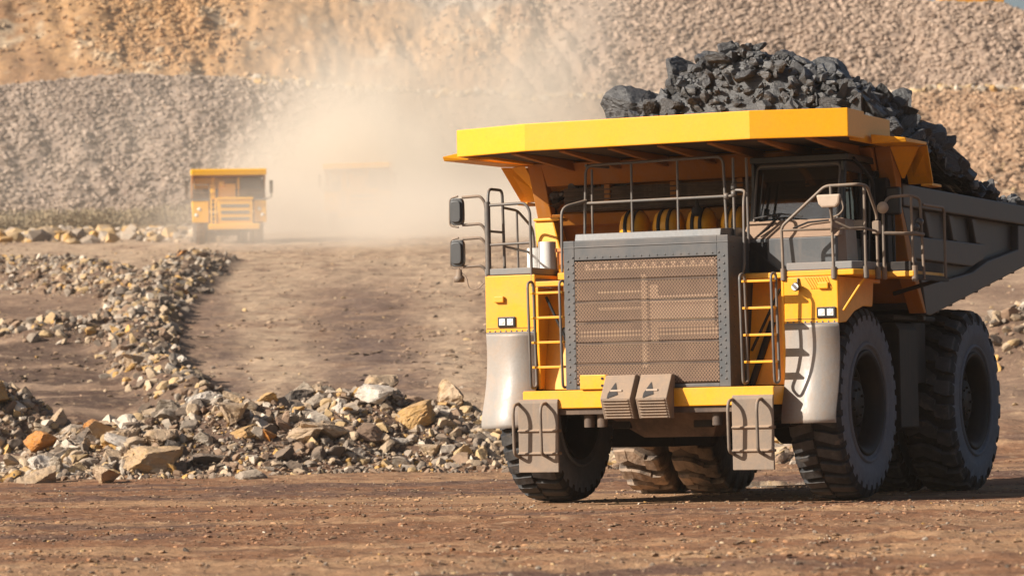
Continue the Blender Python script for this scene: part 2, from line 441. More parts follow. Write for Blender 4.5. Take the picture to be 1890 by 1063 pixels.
def land_colour(X, Y):
    yb, _ = wall(X, Y)
    n = fbm(X, Y, .12, 4, .55, 41); n2 = fbm(X, Y, .5, 4, .6, 42)
    c = np.ones(X.shape + (3,)) * np.array((.240, .112, .054))                       # brown haul ground
    c = lerp3(c, (.36, .205, .108), sstep(.02, .35, fbm(X * .5, Y, .25, 4, .6, 43)))
    c = lerp3(c, (.43, .25, .13), sstep(.10, .34, fbm(X * .22 + 5, Y, .35, 4, .6, 46)) * .8)
    c = lerp3(c, (.115, .062, .045), sstep(.08, .36, fbm(X * .35, Y, .4, 5, .65, 44)) * .95)
    far = sstep(70, 92, Y)
    road = np.ones(X.shape + (3,)) * np.array((.265, .172, .115))
    road = lerp3(road, (.38, .26, .175), sstep(-.1, .35, n))
    u = X / Y * FPX + 945
    path = 430 + 9000 / Y
    pale = np.exp(-((u - path) / 75) ** 2) + .8 * np.exp(-((u - path - 330) / 60) ** 2) + sstep(150, 210, Y) * .9  # pale tracks; the far road's dust-lit brightness is also put into the colour
    road = lerp3(road, (.50, .36, .24), np.clip(pale * 1.3, 0, 1) * sstep(-.6, .1, n2) * .95)
    trk = np.exp(-((u - path - 170) / 95) ** 2) + np.exp(-((u - path + 95) / 38) ** 2) * .8
    road = lerp3(road, (.115, .080, .070), np.clip(trk, 0, 1) * sstep(-.25, .25, n2 + .1) * .85 * (1 - sstep(130, 190, Y)))
    c = lerp3(c, (0, 0, 0), far * 0) ; c = c * (1 - far[..., None]) + road * far[..., None]
    leftp = sstep(95, 82, Y) * 0 + (1 - sstep(210, 330, u)) * sstep(78, 84, Y) * (1 - sstep(128, 165, Y))
    c = lerp3(c, (.075, .047, .036), np.clip(leftp, 0, 1) * sstep(-.35, .1, fbm(X * .3, Y * 1.2, .6, 4, .6, 45)) * .95)
    hh, cov = heaps(X, Y)
    c = lerp3(c, (.115, .078, .056), cov * .85)
    # the quarry faces
    grey = np.ones(X.shape + (3,)) * np.array((.315, .25, .205)); grey = lerp3(grey, (.235, .185, .155), sstep(-.1, .4, n2))
    och = np.ones(X.shape + (3,)) * np.array((.43, .25, .115)); och = lerp3(och, (.33, .18, .085), sstep(-.2, .35, n)); och = lerp3(och, (.50, .38, .25), sstep(.15, .5, n2))
    upc = och * (1 - sstep(-2, 9, X + 6 * n)[..., None]) + np.array((.335, .25, .195)) * sstep(-2, 9, X + 6 * n)[..., None]
    upc = lerp3(upc, (.30, .26, .22), sstep(338.5, 340, Y) * (1 - sstep(0, 5, X)) * sstep(-22, -18, X))
    low = grey * (1 - sstep(-14, -2, X + 8 * n)[..., None]) + np.array((.36, .245, .155)) * sstep(-14, -2, X + 8 * n)[..., None]
    low = lerp3(low, (.37, .235, .145), sstep(30, 38, X + 4 * n) * .9)
    onw = sstep(-3, 5, Y - yb)
    face = np.where((Y > 316)[..., None], upc, low)
    face = lerp3(face, (.46, .36, .25), np.exp(-((Y - 314.5) / 2.2) ** 2) * sstep(-.4, .2, n2) * sstep(-34, -20, X))
    c = c * (1 - onw[..., None]) + face * onw[..., None]
    return c
def set_colour(me, c):
    a = me.color_attributes.new('tint', 'FLOAT_COLOR', 'POINT')
    a.data.foreach_set('color', np.concatenate([c.reshape(-1, 3), np.ones((c.size // 3, 1))], 1).astype(np.float32).ravel())

def mat_land():
    k = NT('dry_earth'); v = k.co('Object')
    at = k.n('ShaderNodeAttribute', attribute_name='tint')
    n1 = k.noise(v, 1.1, 8, 0.68); n2 = k.noise(v, 7.0, 5, 0.7)
    vo = k.voro(v, 3.2); n3 = k.noise(k.mapping(v, (.8, 1.0, 1)), 1.5, 9, .72)
    c = k.mix(k.ramp(n1, 0.3, 0.72, 0.0, 0.8), at.outputs['Color'], k.mix(0.55, at.outputs['Color'], (0.10, 0.06, 0.045)))
    c = k.mix(k.ramp(n2, 0.5, 0.78, 0.0, 0.55), c, k.mix(0.6, c, (0.50, 0.35, 0.23)))
    n4 = k.noise(k.mapping(v, (1.0, .8, 1)), 2.3, 9, .75)
    c = k.mix(k.ramp(n3, 0.50, 0.62, 0.0, 0.8), c, k.mix(0.65, c, (0.12, 0.065, 0.045)))
    c = k.mix(k.ramp(n4, 0.53, 0.66, 0.0, 0.65), c, k.mix(0.6, c, (0.62, 0.42, 0.25)))
    h = k.math('ADD', k.math('MULTIPLY', n1, 1.0), k.math('MULTIPLY', n2, 0.45))
    h = k.math('ADD', h, k.math('MULTIPLY', vo, 0.25))
    return k.done(k.bsdf(c, 0.95, 0, k.bump(h, 0.75, 0.12), 0.15))
M['land'] = mat_land()
_s = np.linspace(-1, 1, 640); gx = np.sinh(_s * 3.6) / np.sinh(3.6) * 150 + 2.0
gy = np.concatenate([np.arange(12, 86, .14), np.arange(86, 270, .55), np.arange(270, 346, .26), np.arange(346, 640, 8)])
ground, GX, GY, GZ = grid_mesh('ground', gx, gy, M['land'])
set_colour(ground.data, land_colour(GX, GY))
tag(ground, 'brown dusty quarry floor, haul road and stepped rock faces behind it', 'ground', kind='structure')

# ------------------------------------------------------------------ stones
def ico(sub):
    bm = bmesh.new(); bmesh.ops.create_icosphere(bm, subdivisions=sub, radius=1.0)
    v = np.array([q.co[:] for q in bm.verts]); f = np.array([[w_.index for w_ in q.verts] for q in bm.faces]); bm.free()
    return v, f
ICO = {s: ico(s) for s in (1, 2, 3, 4)}
def stone(sub, seed, cuts=12, lo=.45, hi=.82, rough=.02, stretch=(1, .8, .65)):
    """a sphere cut by random planes: flat broken faces and sharp edges"""
    g = np.random.default_rng(seed); v, f = ICO[sub]; v = v.copy()
    for _ in range(cuts):
        nrm = g.normal(size=3); nrm /= np.linalg.norm(nrm); d = g.uniform(lo, hi)
        s = v @ nrm; k = s > d; v[k] -= np.outer(s[k] - d, nrm)
    if rough > 0:
        q = v * 3.1 + seed
        nn = vnoise(q[:, 0] + q[:, 2], q[:, 1] - q[:, 2], seed) + .5 * vnoise(2.3 * q[:, 0] - q[:, 1], 2.3 * q[:, 2] + q[:, 1], seed + 3)
        v *= (1 + rough * 2 * nn)[:, None]; v += g.normal(size=v.shape) * rough * .35
    v *= np.array(stretch) * (1 + g.uniform(-.15, .15, 3))
    v -= (v.max(0) + v.min(0)) / 2; v /= (v.max(0) - v.min(0)).max() / 2
    return v, f
def stone_mesh(name, vf, mat, smooth=False):
    me = bpy.data.meshes.new(name); me.from_pydata(vf[0].tolist(), [], vf[1].tolist())
    me.materials.append(mat); return me
def rotm(n, g, tilt=math.pi):
    a = g.uniform(0, 2 * np.pi, n); b = g.uniform(-tilt, tilt, n); c = g.uniform(-tilt, tilt, n)
    ca, sa, cb, sb, cc, sc = np.cos(a), np.sin(a), np.cos(b), np.sin(b), np.cos(c), np.sin(c)
    Z = np.zeros((n, 3, 3)); Rz = Z.copy(); Rx = Z.copy(); Ry = Z.copy()
    Rz[:, 0, 0] = ca; Rz[:, 0, 1] = -sa; Rz[:, 1, 0] = sa; Rz[:, 1, 1] = ca; Rz[:, 2, 2] = 1
    Rx[:, 1, 1] = cb; Rx[:, 1, 2] = -sb; Rx[:, 2, 1] = sb; Rx[:, 2, 2] = cb; Rx[:, 0, 0] = 1
    Ry[:, 0, 0] = cc; Ry[:, 0, 2] = sc; Ry[:, 2, 0] = -sc; Ry[:, 2, 2] = cc; Ry[:, 1, 1] = 1
    return Rz @ Rx @ Ry
def scatter(name, protos, pos, size, tint, mat, g, squash=1.0, parent=None):
    """many loose stones as one mesh"""
    n = len(pos); which = g.integers(0, len(protos), n); Rm = rotm(n, g)
    V = []; F = []; T = []; off = 0
    for p, (pv, pf) in enumerate(protos):
        k = np.nonzero(which == p)[0]
        if not len(k): continue
        q = np.einsum('nij,vj->nvi', Rm[k], pv) * size[k][:, None, None]
        q[..., 2] *= squash
        q += pos[k][:, None, :]
        V.append(q.reshape(-1, 3)); T.append(np.repeat(tint[k], len(pv), 0))
        F.append((pf[None] + (np.arange(len(k)) * len(pv))[:, None, None] + off).reshape(-1, 3)); off += len(k) * len(pv)
    V = np.concatenate(V); F = np.concatenate(F); T = np.concatenate(T)
    me = bpy.data.meshes.new(name); me.vertices.add(len(V)); me.vertices.foreach_set('co', V.astype(np.float32).ravel())
    me.loops.add(F.size); me.loops.foreach_set('vertex_index', F.ravel().astype(np.int32))
    me.polygons.add(len(F)); me.polygons.foreach_set('loop_start', (np.arange(len(F)) * 3).astype(np.int32))
    me.polygons.foreach_set('use_smooth', np.zeros(len(F), bool))
    me.update(); set_colour(me, T); me.materials.append(mat)
    o = bpy.data.objects.new(name, me); COL.objects.link(o)
    if parent is not None: o.parent = parent
    return o
def mat_stone_tint():
    k = NT('broken_rock'); v = k.co('Object'); at = k.n('ShaderNodeAttribute', attribute_name='tint')
    n = k.noise(v, 6, 6, .7)
    c = k.mix(k.ramp(n, .35, .7, 0, .6), at.outputs['Color'], k.mix(.5, at.outputs['Color'], (.16, .11, .08)))
    c = k.dusty(c, .5)
    return k.done(k.bsdf(c, .9, 0, k.bump(n, .5, .05), .2))
M['stones'] = mat_stone_tint()
def mat_rock(name, a, b, stain, rough=.88):
    k = NT(name); v = k.co('Object'); oi = k.n('ShaderNodeObjectInfo')
    n = k.noise(v, 1.6, 7, .7, .6); n2 = k.noise(v, 7.0, 6, .72); vo = k.voro(v, 2.2)
    c = k.mix(k.ramp(n, .32, .68), a, b)
    c = k.mix(k.ramp(k.noise(v, .9, 4, .6), .52, .72, 0, .8), c, stain)
    c = k.mix(k.ramp(n2, .48, .75, 0, .5), c, k.mix(.6, c, (.09, .07, .06)))
    c = k.mix(k.ramp(oi.outputs['Random'], 0, 1, 0, .35), c, k.mix(.5, c, (.13, .10, .085)))
    c = k.dusty(c, .5)
    h = k.math('ADD', k.math('MULTIPLY', n, .8), k.math('MULTIPLY', n2, .5))
    return k.done(k.bsdf(c, rough, 0, k.bump(k.math('ADD', h, k.math('MULTIPLY', vo, .4)), .6, .12), .25))
M['r_grey'] = mat_rock('grey_rock', (.31, .265, .215), (.42, .35, .27), (.21, .175, .15))
M['r_tan'] = mat_rock('tan_rock', (.52, .39, .26), (.42, .30, .20), (.54, .36, .17))
M['r_ochre'] = mat_rock('ochre_rock', (.52, .30, .09), (.46, .30, .15), (.40, .20, .06))
M['r_ochret'] = mat_rock('ochre_stained_rock', (.44, .32, .21), (.50, .31, .12), (.40, .29, .20))
M['r_orange'] = mat_rock('orange_rock', (.62, .24, .03), (.48, .20, .05), (.36, .17, .07))
M['r_pale'] = mat_rock('pale_rock', (.64, .59, .52), (.56, .50, .43), (.45, .37, .29))
M['r_dark'] = mat_rock('dark_rock', (.075, .068, .062), (.12, .10, .085), (.10, .075, .06))
M['r_brown'] = mat_rock('brown_rock', (.20, .13, .09), (.28, .18, .12), (.15, .095, .07))
STONES = {k: [stone_mesh('rock', stone(4, 100 + 13 * i + s_, 13, .30, .72, .045, ((1, .85, .7), (1, .75, .5), (1, .9, .8))[i % 3]), M[k]) for i in range(6)]
          for s_, k in enumerate(('r_grey', 'r_tan', 'r_ochre', 'r_orange', 'r_pale', 'r_dark', 'r_brown', 'r_ochret'))}
ANG = [stone(3, 320 + i, 8, .26, .66, .03, ((1, .8, .65), (1, .7, .45), (1, .9, .8))[i % 3]) for i in range(12)]
LOWP = [stone(2, 300 + i, 7, .3, .7, .04, (1, .8, .6)) for i in range(10)]
CHIP = [stone(1, 340 + i, 6, .5, .8, .03, (1, .8, .6)) for i in range(8)]
PAL = np.array([(.36, .305, .245), (.25, .21, .17), (.46, .35, .235), (.50, .35, .18), (.60, .52, .42), (.13, .105, .085), (.25, .165, .11), (.55, .32, .10)])
def tints(n, g, w_=(2.2, 2.2, 3.2, 2.0, 2.0, 1.8, 1.8, .8)):
    p = np.array(w_) / sum(w_); return PAL[g.choice(len(PAL), n, p=p)] * g.uniform(.8, 1.15, (n, 1))

BPOS = []
def clear_of_boulders(X, Y, sz):
    k = np.ones(np.shape(X), bool)
    for bx, by, br in BPOS: k &= ~((np.abs(X - bx) < br * .7) & (Y - by < br * .5) & (Y - by > -1.0) & (sz > br * .3))
    return k
def boulder(px, py, wpx, kind, label, sq=1.0, yaw=None, tilt=(0, 0), v_=0, sink=.35, name='boulder', cat='boulder', group=None):
    x, y, z = hit(px, py)
    r = wpx / FPX * y / 2; BPOS.append((x, y + r * .3, r))
    o = bpy.data.objects.new(name, STONES[kind][v_ % 6]); COL.objects.link(o)
    o.location = (x, y + r * .3, z + r * sq * (.75 - sink)); o.scale = (r, r * .85, r * sq)
    o.rotation_euler = (tilt[0], tilt[1], random.uniform(-.5, .5) if yaw is None else yaw)
    return tag(o, label, cat, group)
for a in [
    (695, 752, 80, 'r_pale', 'large near-white boulder on top of the rubble pile, level with the truck mudguard', .8, .3, (0, .1), 0, .0),
    (768, 788, 84, 'r_ochre', 'large yellow-ochre slab just right of the white boulder on the pile', .75, .5, (.1, -.35), 1, .1),
    (683, 812, 66, 'r_brown', 'reddish brown boulder half buried below the white boulder', .7, .2, (0, .2), 2),
    (425, 785, 68, 'r_tan', 'upright tan block on the crest of the rubble pile where the berm joins it', 1.0, .6, (0, .15), 3, .1),
    (442, 812, 80, 'r_ochre', 'long ochre slab leaning just below the upright tan block', .55, .1, (.2, -.3), 4),
    (492, 812, 50, 'r_orange', 'small orange rock at the right end of the long ochre slab', .75, .1, (0, .1), 5),
    (530, 798, 62, 'r_brown', 'flat dark brown slab tilted to the right beside the small orange rock', .6, .2, (.3, .6), 1),
    (280, 868, 125, 'r_ochret', 'biggest boulder of the pile, tan with ochre stains, low on its left side', .75, .25, (0, .1), 0),
    (196, 892, 72, 'r_tan', 'squarish tan boulder at the foot of the pile, left of the biggest boulder', .75, .3, (0, 0), 5),
    (64, 892, 82, 'r_tan', 'low tan boulder at the far left tip of the rubble pile', .62, .1, (0, .1), 2),
    (76, 838, 68, 'r_orange', 'bright orange boulder on the small dark heap at the left edge', 1.05, .2, (.1, .2), 4, .15),
    (328, 842, 62, 'r_dark', 'near-black slab standing on end beside the biggest boulder', 1.1, .4, (.1, .75), 1),
    (388, 858, 84, 'r_dark', 'flat black slab lying low on the pile right of the standing slab', .5, .2, (.1, .1), 4),
    (372, 822, 62, 'r_grey', 'rounded grey-brown boulder in the middle of the pile above the black slab', .8, .2, (0, 0), 0),
    (182, 832, 40, 'r_ochre', 'pale ochre rock on the left shoulder of the pile', .8, .2, (0, 0), 2),
    (790, 842, 56, 'r_tan', 'grey-tan boulder near the right end of the pile, low down', .8, .3, (0, .1), 3),
    (738, 822, 48, 'r_pale', 'pale boulder with a shadowed notch below the ochre slab', .8, .3, (0, .1), 4),
    (465, 884, 60, 'r_grey', 'grey angular rock at the foot of the pile below the black slab', .6, .3, (.2, .1), 5),
]: boulder(*a)
boulder(375, 624, 26, 'r_grey', 'lone grey stone lying on the open haul road beside the berm', .4, 0, (0, 0), 1, .2, 'rock', 'rock')
boulder(343, 1018, 12, 'r_dark', 'small dark pointed stone alone on the brown foreground', 1.1, 0, (0, 0), 3, .1, 'rock', 'rock')
boulder(808, 526, 10, 'r_dark', 'tiny dark stone far up the haul road near the mirrors', 1.0, 0, (0, 0), 2, .2, 'rock', 'rock')

# ordinary rocks of the pile and berm: the largest as single objects, the rest as loose stones
def along(pts, n, g, spread=.85):
    seg = g.integers(0, len(pts) - 1, n); t = g.uniform(0, 1, n); A = np.array(pts)
    L = np.hypot(np.diff(A[:, 0]), np.diff(A[:, 1])); seg = g.choice(len(L), n, p=L / L.sum())
    c = A[seg] + (A[seg + 1] - A[seg]) * t[:, None]
    a = g.uniform(0, 2 * np.pi, n); r = np.sqrt(g.uniform(0, 1, n)) * spread
    return c[:, 0] + np.cos(a) * r * c[:, 2], c[:, 1] + np.sin(a) * r * c[:, 2]
g = np.random.default_rng(5)
nP, nB = 190, 85
px_, py_ = along(PILE[:8], nP, g); qx, qy = along(PILEB, 25, g); bx, by = along(BERM, nB, g, .7)
ax_ = np.concatenate([px_, qx, bx]); ay_ = np.concatenate([py_, qy, by]); az_ = land(ax_, ay_)
kinds = ['r_grey', 'r_tan', 'r_ochre', 'r_pale', 'r_dark', 'r_brown', 'r_orange']
for i in range(len(ax_)):
    kd = g.choice(kinds, p=(.34, .29, .09, .07, .08, .10, .03))
    zone = 0 if i < nP else (1 if i < nP + 25 else 2)
    r = (.14 + .42 * g.random() ** 3.2) * (1.0 if zone < 2 else .95)
    if not clear_of_boulders(ax_[i], ay_[i], r): continue
    o = bpy.data.objects.new('rock', STONES[kd][int(g.integers(0, 6))]); COL.objects.link(o)
    o.location = (ax_[i], ay_[i], az_[i] + r * .3); o.scale = (r, r * g.uniform(.75, 1), r * g.uniform(.6, .95))
    o.rotation_euler = (g.uniform(-.5, .5), g.uniform(-.5, .5), g.uniform(0, 6.3))
    if zone == 0: tag(o, 'angular broken rock in the long rubble pile beside the truck', 'rock', 'rocks of the rubble pile')
    elif zone == 1: tag(o, 'broken rock in the small dark heap at the left edge', 'rock', 'rocks of the heap at the left edge')
    else: tag(o, 'broken rock on the stony berm along the haul road', 'rock', 'rocks of the roadside berm')

def loose(name, parts, label, sizes, mat='stones', protos=LOWP, seed=1, lift=.2, wts=None, squash=.85, pw=2.5):
    gg = np.random.default_rng(seed); X = []; Y = []; SZ = []
    for pts, n, sp in parts:
        x, y = along(pts, n, gg, sp); X.append(x); Y.append(y)
    X = np.concatenate(X); Y = np.concatenate(Y); n = len(X)
    sz = sizes[0] + (sizes[1] - sizes[0]) * gg.random(n) ** pw
    k = clear_of_boulders(X, Y, sz); X, Y, sz = X[k], Y[k], sz[k]; n = len(X)
    Z = land(X, Y) + sz * lift
    tn = tints(n, gg) if wts is None else tints(n, gg, wts)
    o = scatter(name, protos, np.stack([X, Y, Z], -1), sz, tn, M[mat], gg, squash)
    return tag(o, label, 'rubble', kind='stuff')
loose('rubble', [(PILE, 9000, .97), (PILEB, 1100, .95)], 'small broken stones filling the rubble pile', (.03, .24), seed=2, protos=ANG, pw=3.4)
loose('rubble', [(BERM, 4200, .8), (BERM2, 1000, .9), (MOUND, 3600, .95), (RIDGE, 900, .9)], 'small stones of the berm and gravel mounds up the left of the road', (.04, .30), seed=3, pw=3.2, wts=(1.6, 2.2, 3, 1.8, 1.2, 2.4, 4, .9))
loose('rubble', [(PILE, 15000, 1.18), (PILEB, 2000, 1.05)], 'dark crumbs of dirt and gravel along the foot of the rubble pile', (.02, .12), protos=LOWP, seed=4, wts=(.8, 1.2, .8, .5, .3, 4, 4, .5), pw=3)

def field(name, n, xr, yr, label, sizes, seed, wts=None, lift=.15, keep=None, protos=CHIP, tint_fn=None, squash=.75, p=3.0):
    gg = np.random.default_rng(seed)
    Y = gg.uniform(yr[0], yr[1], n); X = gg.uniform(xr[0], xr[1], n) * Y
    if keep is not None:
        k = keep(X, Y, gg); X, Y = X[k], Y[k]; n = len(X)
    sz = sizes[0] + (sizes[1] - sizes[0]) * gg.random(n) ** p
    Z = land(X, Y) + sz * lift
    if tint_fn is not None: tn = tint_fn(X, Y, gg)
    else: tn = tints(n, gg) if wts is None else tints(n, gg, wts)
    o = scatter(name, protos, np.stack([X, Y, Z], -1), sz, tn, M['stones'], gg, squash)
    return tag(o, label, 'earth' if name == 'clods' else 'gravel' if sizes[1] < .2 else 'scree', kind='stuff')
field('gravel', 15000, (-.2, .2), (22, 68), 'pebbles and clods scattered over the brown foreground ground', (.006, .034), 21, (.6, 1.2, 1.8, 1.3, .25, 2.6, 4, .6),
      keep=lambda X, Y, gg: gg.random(len(X)) < .08 + .92 * sstep(.0, .35, fbm(X * .6, Y, .7, 3, .55, 12)), p=4)
field('gravel', 9000, (-.19, .19), (78, 235), 'stones strewn over the haul road', (.015, .12), 22, (.6, 1, 3, 1.5, .4, 1.5, 3.5, .3), p=4,
      keep=lambda X, Y, gg: gg.random(len(X)) < .2 + .8 * sstep(0, .35, fbm(X, Y, .2, 3, .5, 52)))
def clod_tint(X, Y, gg):
    c = land_colour(X, Y); return np.clip(c * gg.choice([.3, .5, .75, 1.0, 1.25], len(X))[:, None] * gg.uniform(.85, 1.15, (len(X), 1)), 0, .6)
field('clods', 30000, (-.19, .19), (23, 70), 'crumbled earth clods over the brown foreground ground', (.010, .055), 28, tint_fn=clod_tint, p=3.2, squash=.5, lift=.05,
      keep=lambda X, Y, gg: gg.random(len(X)) < .15 + .85 * sstep(-.02, .3, fbm(X * .7, Y, .6, 4, .6, 57)))
field('clods', 24000, (-.19, .13), (78, 240), 'crumbled earth and gravel on the haul road', (.02, .17), 29, tint_fn=clod_tint, p=3.5, squash=.45, lift=.05,
      keep=lambda X, Y, gg: gg.random(len(X)) < (.1 + .9 * sstep(.0, .35, fbm(X, Y * .5, .3, 4, .6, 58))))
def wall_tint(X, Y, gg):
    c = land_colour(X, Y); return np.clip(c * gg.uniform(.8, 1.3, (len(X), 1)), 0, .7)
def on_low(X, Y, gg):
    yb, _ = wall(X, Y); d = fbm(X, Y, .07, 3, .5, 53)
    w_ = sstep(-1, 2, Y - yb) * (1 - .88 * sstep(-20, -8, X)) + .5 * sstep(30, 36, X)
    return gg.random(len(X)) < w_ * (.6 + .4 * sstep(-.25, .15, d))
field('scree', 80000, (-.19, .19), (284, 315), 'grey broken rock covering the lower quarry face', (.07, .42), 23, keep=on_low, tint_fn=wall_tint, lift=.1, p=2.2)
def on_up(X, Y, gg):
    d = fbm(X, Y * .5, .06, 3, .5, 54)
    w_ = .14 + .86 * sstep(8, 14, X) + .6 * (1 - sstep(-34, -22, X)) * sstep(324, 330, Y)
    return gg.random(len(X)) < np.clip(w_, 0, 1) * (.12 + .88 * sstep(-.1, .25, d + .25 * (X > 8)))
field('scree', 80000, (-.19, .19), (318, 342), 'loose rock on the upper quarry face', (.06, .45), 24, keep=on_up, tint_fn=wall_tint, lift=.1, p=2.8)
field('scree', 3600, (-.075, .19), (312.5, 317.5), 'pale rocks along the bench edge between the two quarry faces', (.08, .7), 25, (1, .5, 3, 2.5, 4, .5, .5, 1.2), lift=.25, p=2.2)
field('scree', 2600, (-.165, -.085), (243, 285), 'pale and ochre rocks along the foot of the lower face left of the far truck', (.10, .95), 26, (2, 1, 2.5, 2.5, 3, .7, .8, 1.5), lift=.3, p=2.6,
      keep=lambda X, Y, gg: gg.random(len(X)) < .15 + .85 * np.exp(-((Y - 259) / 7) ** 2))
field('scree', 3800, (.11, .17), (170, 290), 'broken rock on the tan bank beyond the truck bed', (.06, .5), 27, (1.5, 1, 3.5, 2.5, 2, 1, 2, .8), lift=.25, p=3)

# dry scrub at the foot of the lower face
def mat_scrub():
    k = NT('dry_scrub'); v = k.co('Object')
    n = k.noise(v, .6, 4, .6)
    return k.done(k.bsdf(k.mix(k.ramp(n, .35, .65), (.20, .155, .09), (.30, .225, .135)), .9))
M['scrub'] = mat_scrub()
def scrub():
    gg = np.random.default_rng(61); V = []; F = []
    for i in range(520):
        y = gg.uniform(274, 290); x = gg.uniform(-46, -25.5); z = float(land(x, y)); h = gg.uniform(.5, 1.7)
        n = 42
        c = np.stack([gg.normal(0, .55 * h, n), gg.normal(0, .5 * h, n), gg.uniform(0, 1, n) ** .8 * h], -1) + (x, y, z)
        d = gg.normal(size=(n, 3)); d[:, 2] = np.abs(d[:, 2]) + .3; d /= np.linalg.norm(d, axis=1)[:, None]
        s_ = np.cross(d, gg.normal(size=(n, 3))); s_ /= np.linalg.norm(s_, axis=1)[:, None]
        L = gg.uniform(.16, .42, (n, 1)); q = np.stack([c - s_ * L * .3, c + s_ * L * .3, c + d * L], 1)
        o = sum(len(a) for a in V); V.append(q.reshape(-1, 3)); F.append(np.arange(n * 3).reshape(-1, 3) + o)
    V = np.concatenate(V); F = np.concatenate(F)
    me = bpy.data.meshes.new('scrub'); me.from_pydata(V.tolist(), [], F.tolist()); me.materials.append(M['scrub'])
    o = bpy.data.objects.new('scrub', me); COL.objects.link(o)
    tag(o, 'belt of dry olive brown scrub below the grey rock face', 'scrub', kind='stuff')
scrub()

# shallow puddles
def puddle(px, py, rx, ry, label):
    x, y, z = hit(px, py); mb = MB(); n = 40; gg = np.random.default_rng(int(px))
    ph = gg.uniform(0, 6.28, 3)
    ring = []
    for k in range(n):
        a = 2 * math.pi * k / n; r = 1 + .18 * math.sin(3 * a + ph[0]) + .12 * math.sin(5 * a + ph[1])
        ring.append((x + rx * r * math.cos(a), y + ry * r * math.sin(a)))
    zt = float(np.mean(land(np.array([p[0] for p in ring]), np.array([p[1] for p in ring])))) + .02
    mb.prism(ring, 'z', zt - .25, zt)
    return tag(mb.build('puddle', M['water']), label, 'puddle', kind='structure')
k = NT('puddle_water'); M['water'] = k.done(k.bsdf((.10, .085, .07), .06, 0, k.bump(k.noise(k.co('Object'), 3, 3, .5), .03, .02), .6))
puddle(1435, 893, 1.0, 1.8, 'shallow pale puddle seen between the front wheels of the truck')

# ------------------------------------------------------------------ the near haul truck (x = to the right in the photo, y = towards its tail)
TH = R_(24.5)
truck = empty('haul_truck', (2.644, 49.28, 0), -TH)
tag(truck, 'large yellow mining haul truck in the foreground heaped with black coal', 'haul truck')

def arc_lug(mb, prof, a_of, w_of, h):
    """one tread block following the tyre's cross section: prof = [(x, r)], a_of(i) centre angle, w_of(i) angular half width"""
    n = len(prof); vs = []
    for i, (x, r) in enumerate(prof):
        for (da, rr) in ((-1, r - .03), (-1, r + h), (1, r + h), (1, r - .03)):
            w2 = w_of(i) * (1.0 if rr < r else .86)
            a = a_of(i) + da * w2; vs.append((x, rr * math.cos(a), rr * math.sin(a)))
    fs = []
    for i in range(n - 1):
        b, c = i * 4, i * 4 + 4
        fs += [(b, b + 1, c + 1, c), (b + 1, b + 2, c + 2, c + 1), (b + 2, b + 3, c + 3, c + 2)]
    fs += [(0, 3, 2, 1), (n * 4 - 4, n * 4 - 3, n * 4 - 2, n * 4 - 1)]
    mb.add(vs, fs)
def tyre_mesh(kind, R=1.35, W=.78, rim=.70, seed=0):
    h = .062; gg = random.Random(seed)
    hw = W / 2
    side = [(-hw + .10, rim), (-hw + .04, rim + .06), (-hw + .00, rim + .26), (-hw - .015, R - .34), (-hw + .0, R - .19), (-hw + .045, R - .085)]
    top = [(-hw + .10, R - h - .005), (-hw + .25, R - h + .012), (0, R - h + .02), (hw - .25, R - h + .012), (hw - .10, R - h - .005)]
    prof = side + top + [(-x, r) for x, r in side[::-1]]
    mb = MB(); mb.lathe(prof, 'x', n=72)
    lip = [(-hw + .02, rim + .10), (-hw - .008, rim + .115), (-hw - .008, rim + .14), (-hw + .02, rim + .155)]
    for sg in (1, -1): mb.lathe([(x * sg, r) for x, r in lip], 'x', n=72)
    half = [(.015, R - h + .02), (.14, R - h + .014), (hw - .10, R - h - .005), (hw - .045, R - .085), (hw - .002, R - .18), (hw + .012, R - .25)]
    if kind == 'front':
        N = 34
        for sg in (1, -1):
            for k in range(N):
                a0 = 2 * math.pi * (k + (.25 if sg > 0 else -.25)) / N
                skew = [0, .02, .055, .06, .06, .06]
                wid = [.055, .060, .066, .066, .060, .045]
                hh = h - .002
                arc_lug(mb, [(sg * x, r) for x, r in half], lambda i: a0 + skew[i] * 1.0, lambda i: wid[i], hh)
    else:
        N = 22
        for sg in (1, -1):
            for k in range(N):
                a0 = 2 * math.pi * (k + (.25 if sg > 0 else -.25)) / N
                j = gg.uniform(-.02, .02); wv = gg.uniform(.85, 1.0)
                arc_lug(mb, [(sg * x, r) for x, r in half[1:]], lambda i: a0 + [.03, .06, .06, .06, .06][i] + j, lambda i: [.085, .105, .105, .09, .05][i] * wv, h + .035)
        for k in range(N):
            a0 = 2 * math.pi * k / N + gg.uniform(-.02, .02)
            pr = [(-.15, R - h + .014), (0, R - h + .02), (.15, R - h + .014)]
            arc_lug(mb, pr, lambda i: a0 + (i - 1) * .05, lambda i: (.07, .10, .07)[i] * gg.uniform(.9, 1.05), h + .035 + gg.uniform(-.01, .004))
    return mb
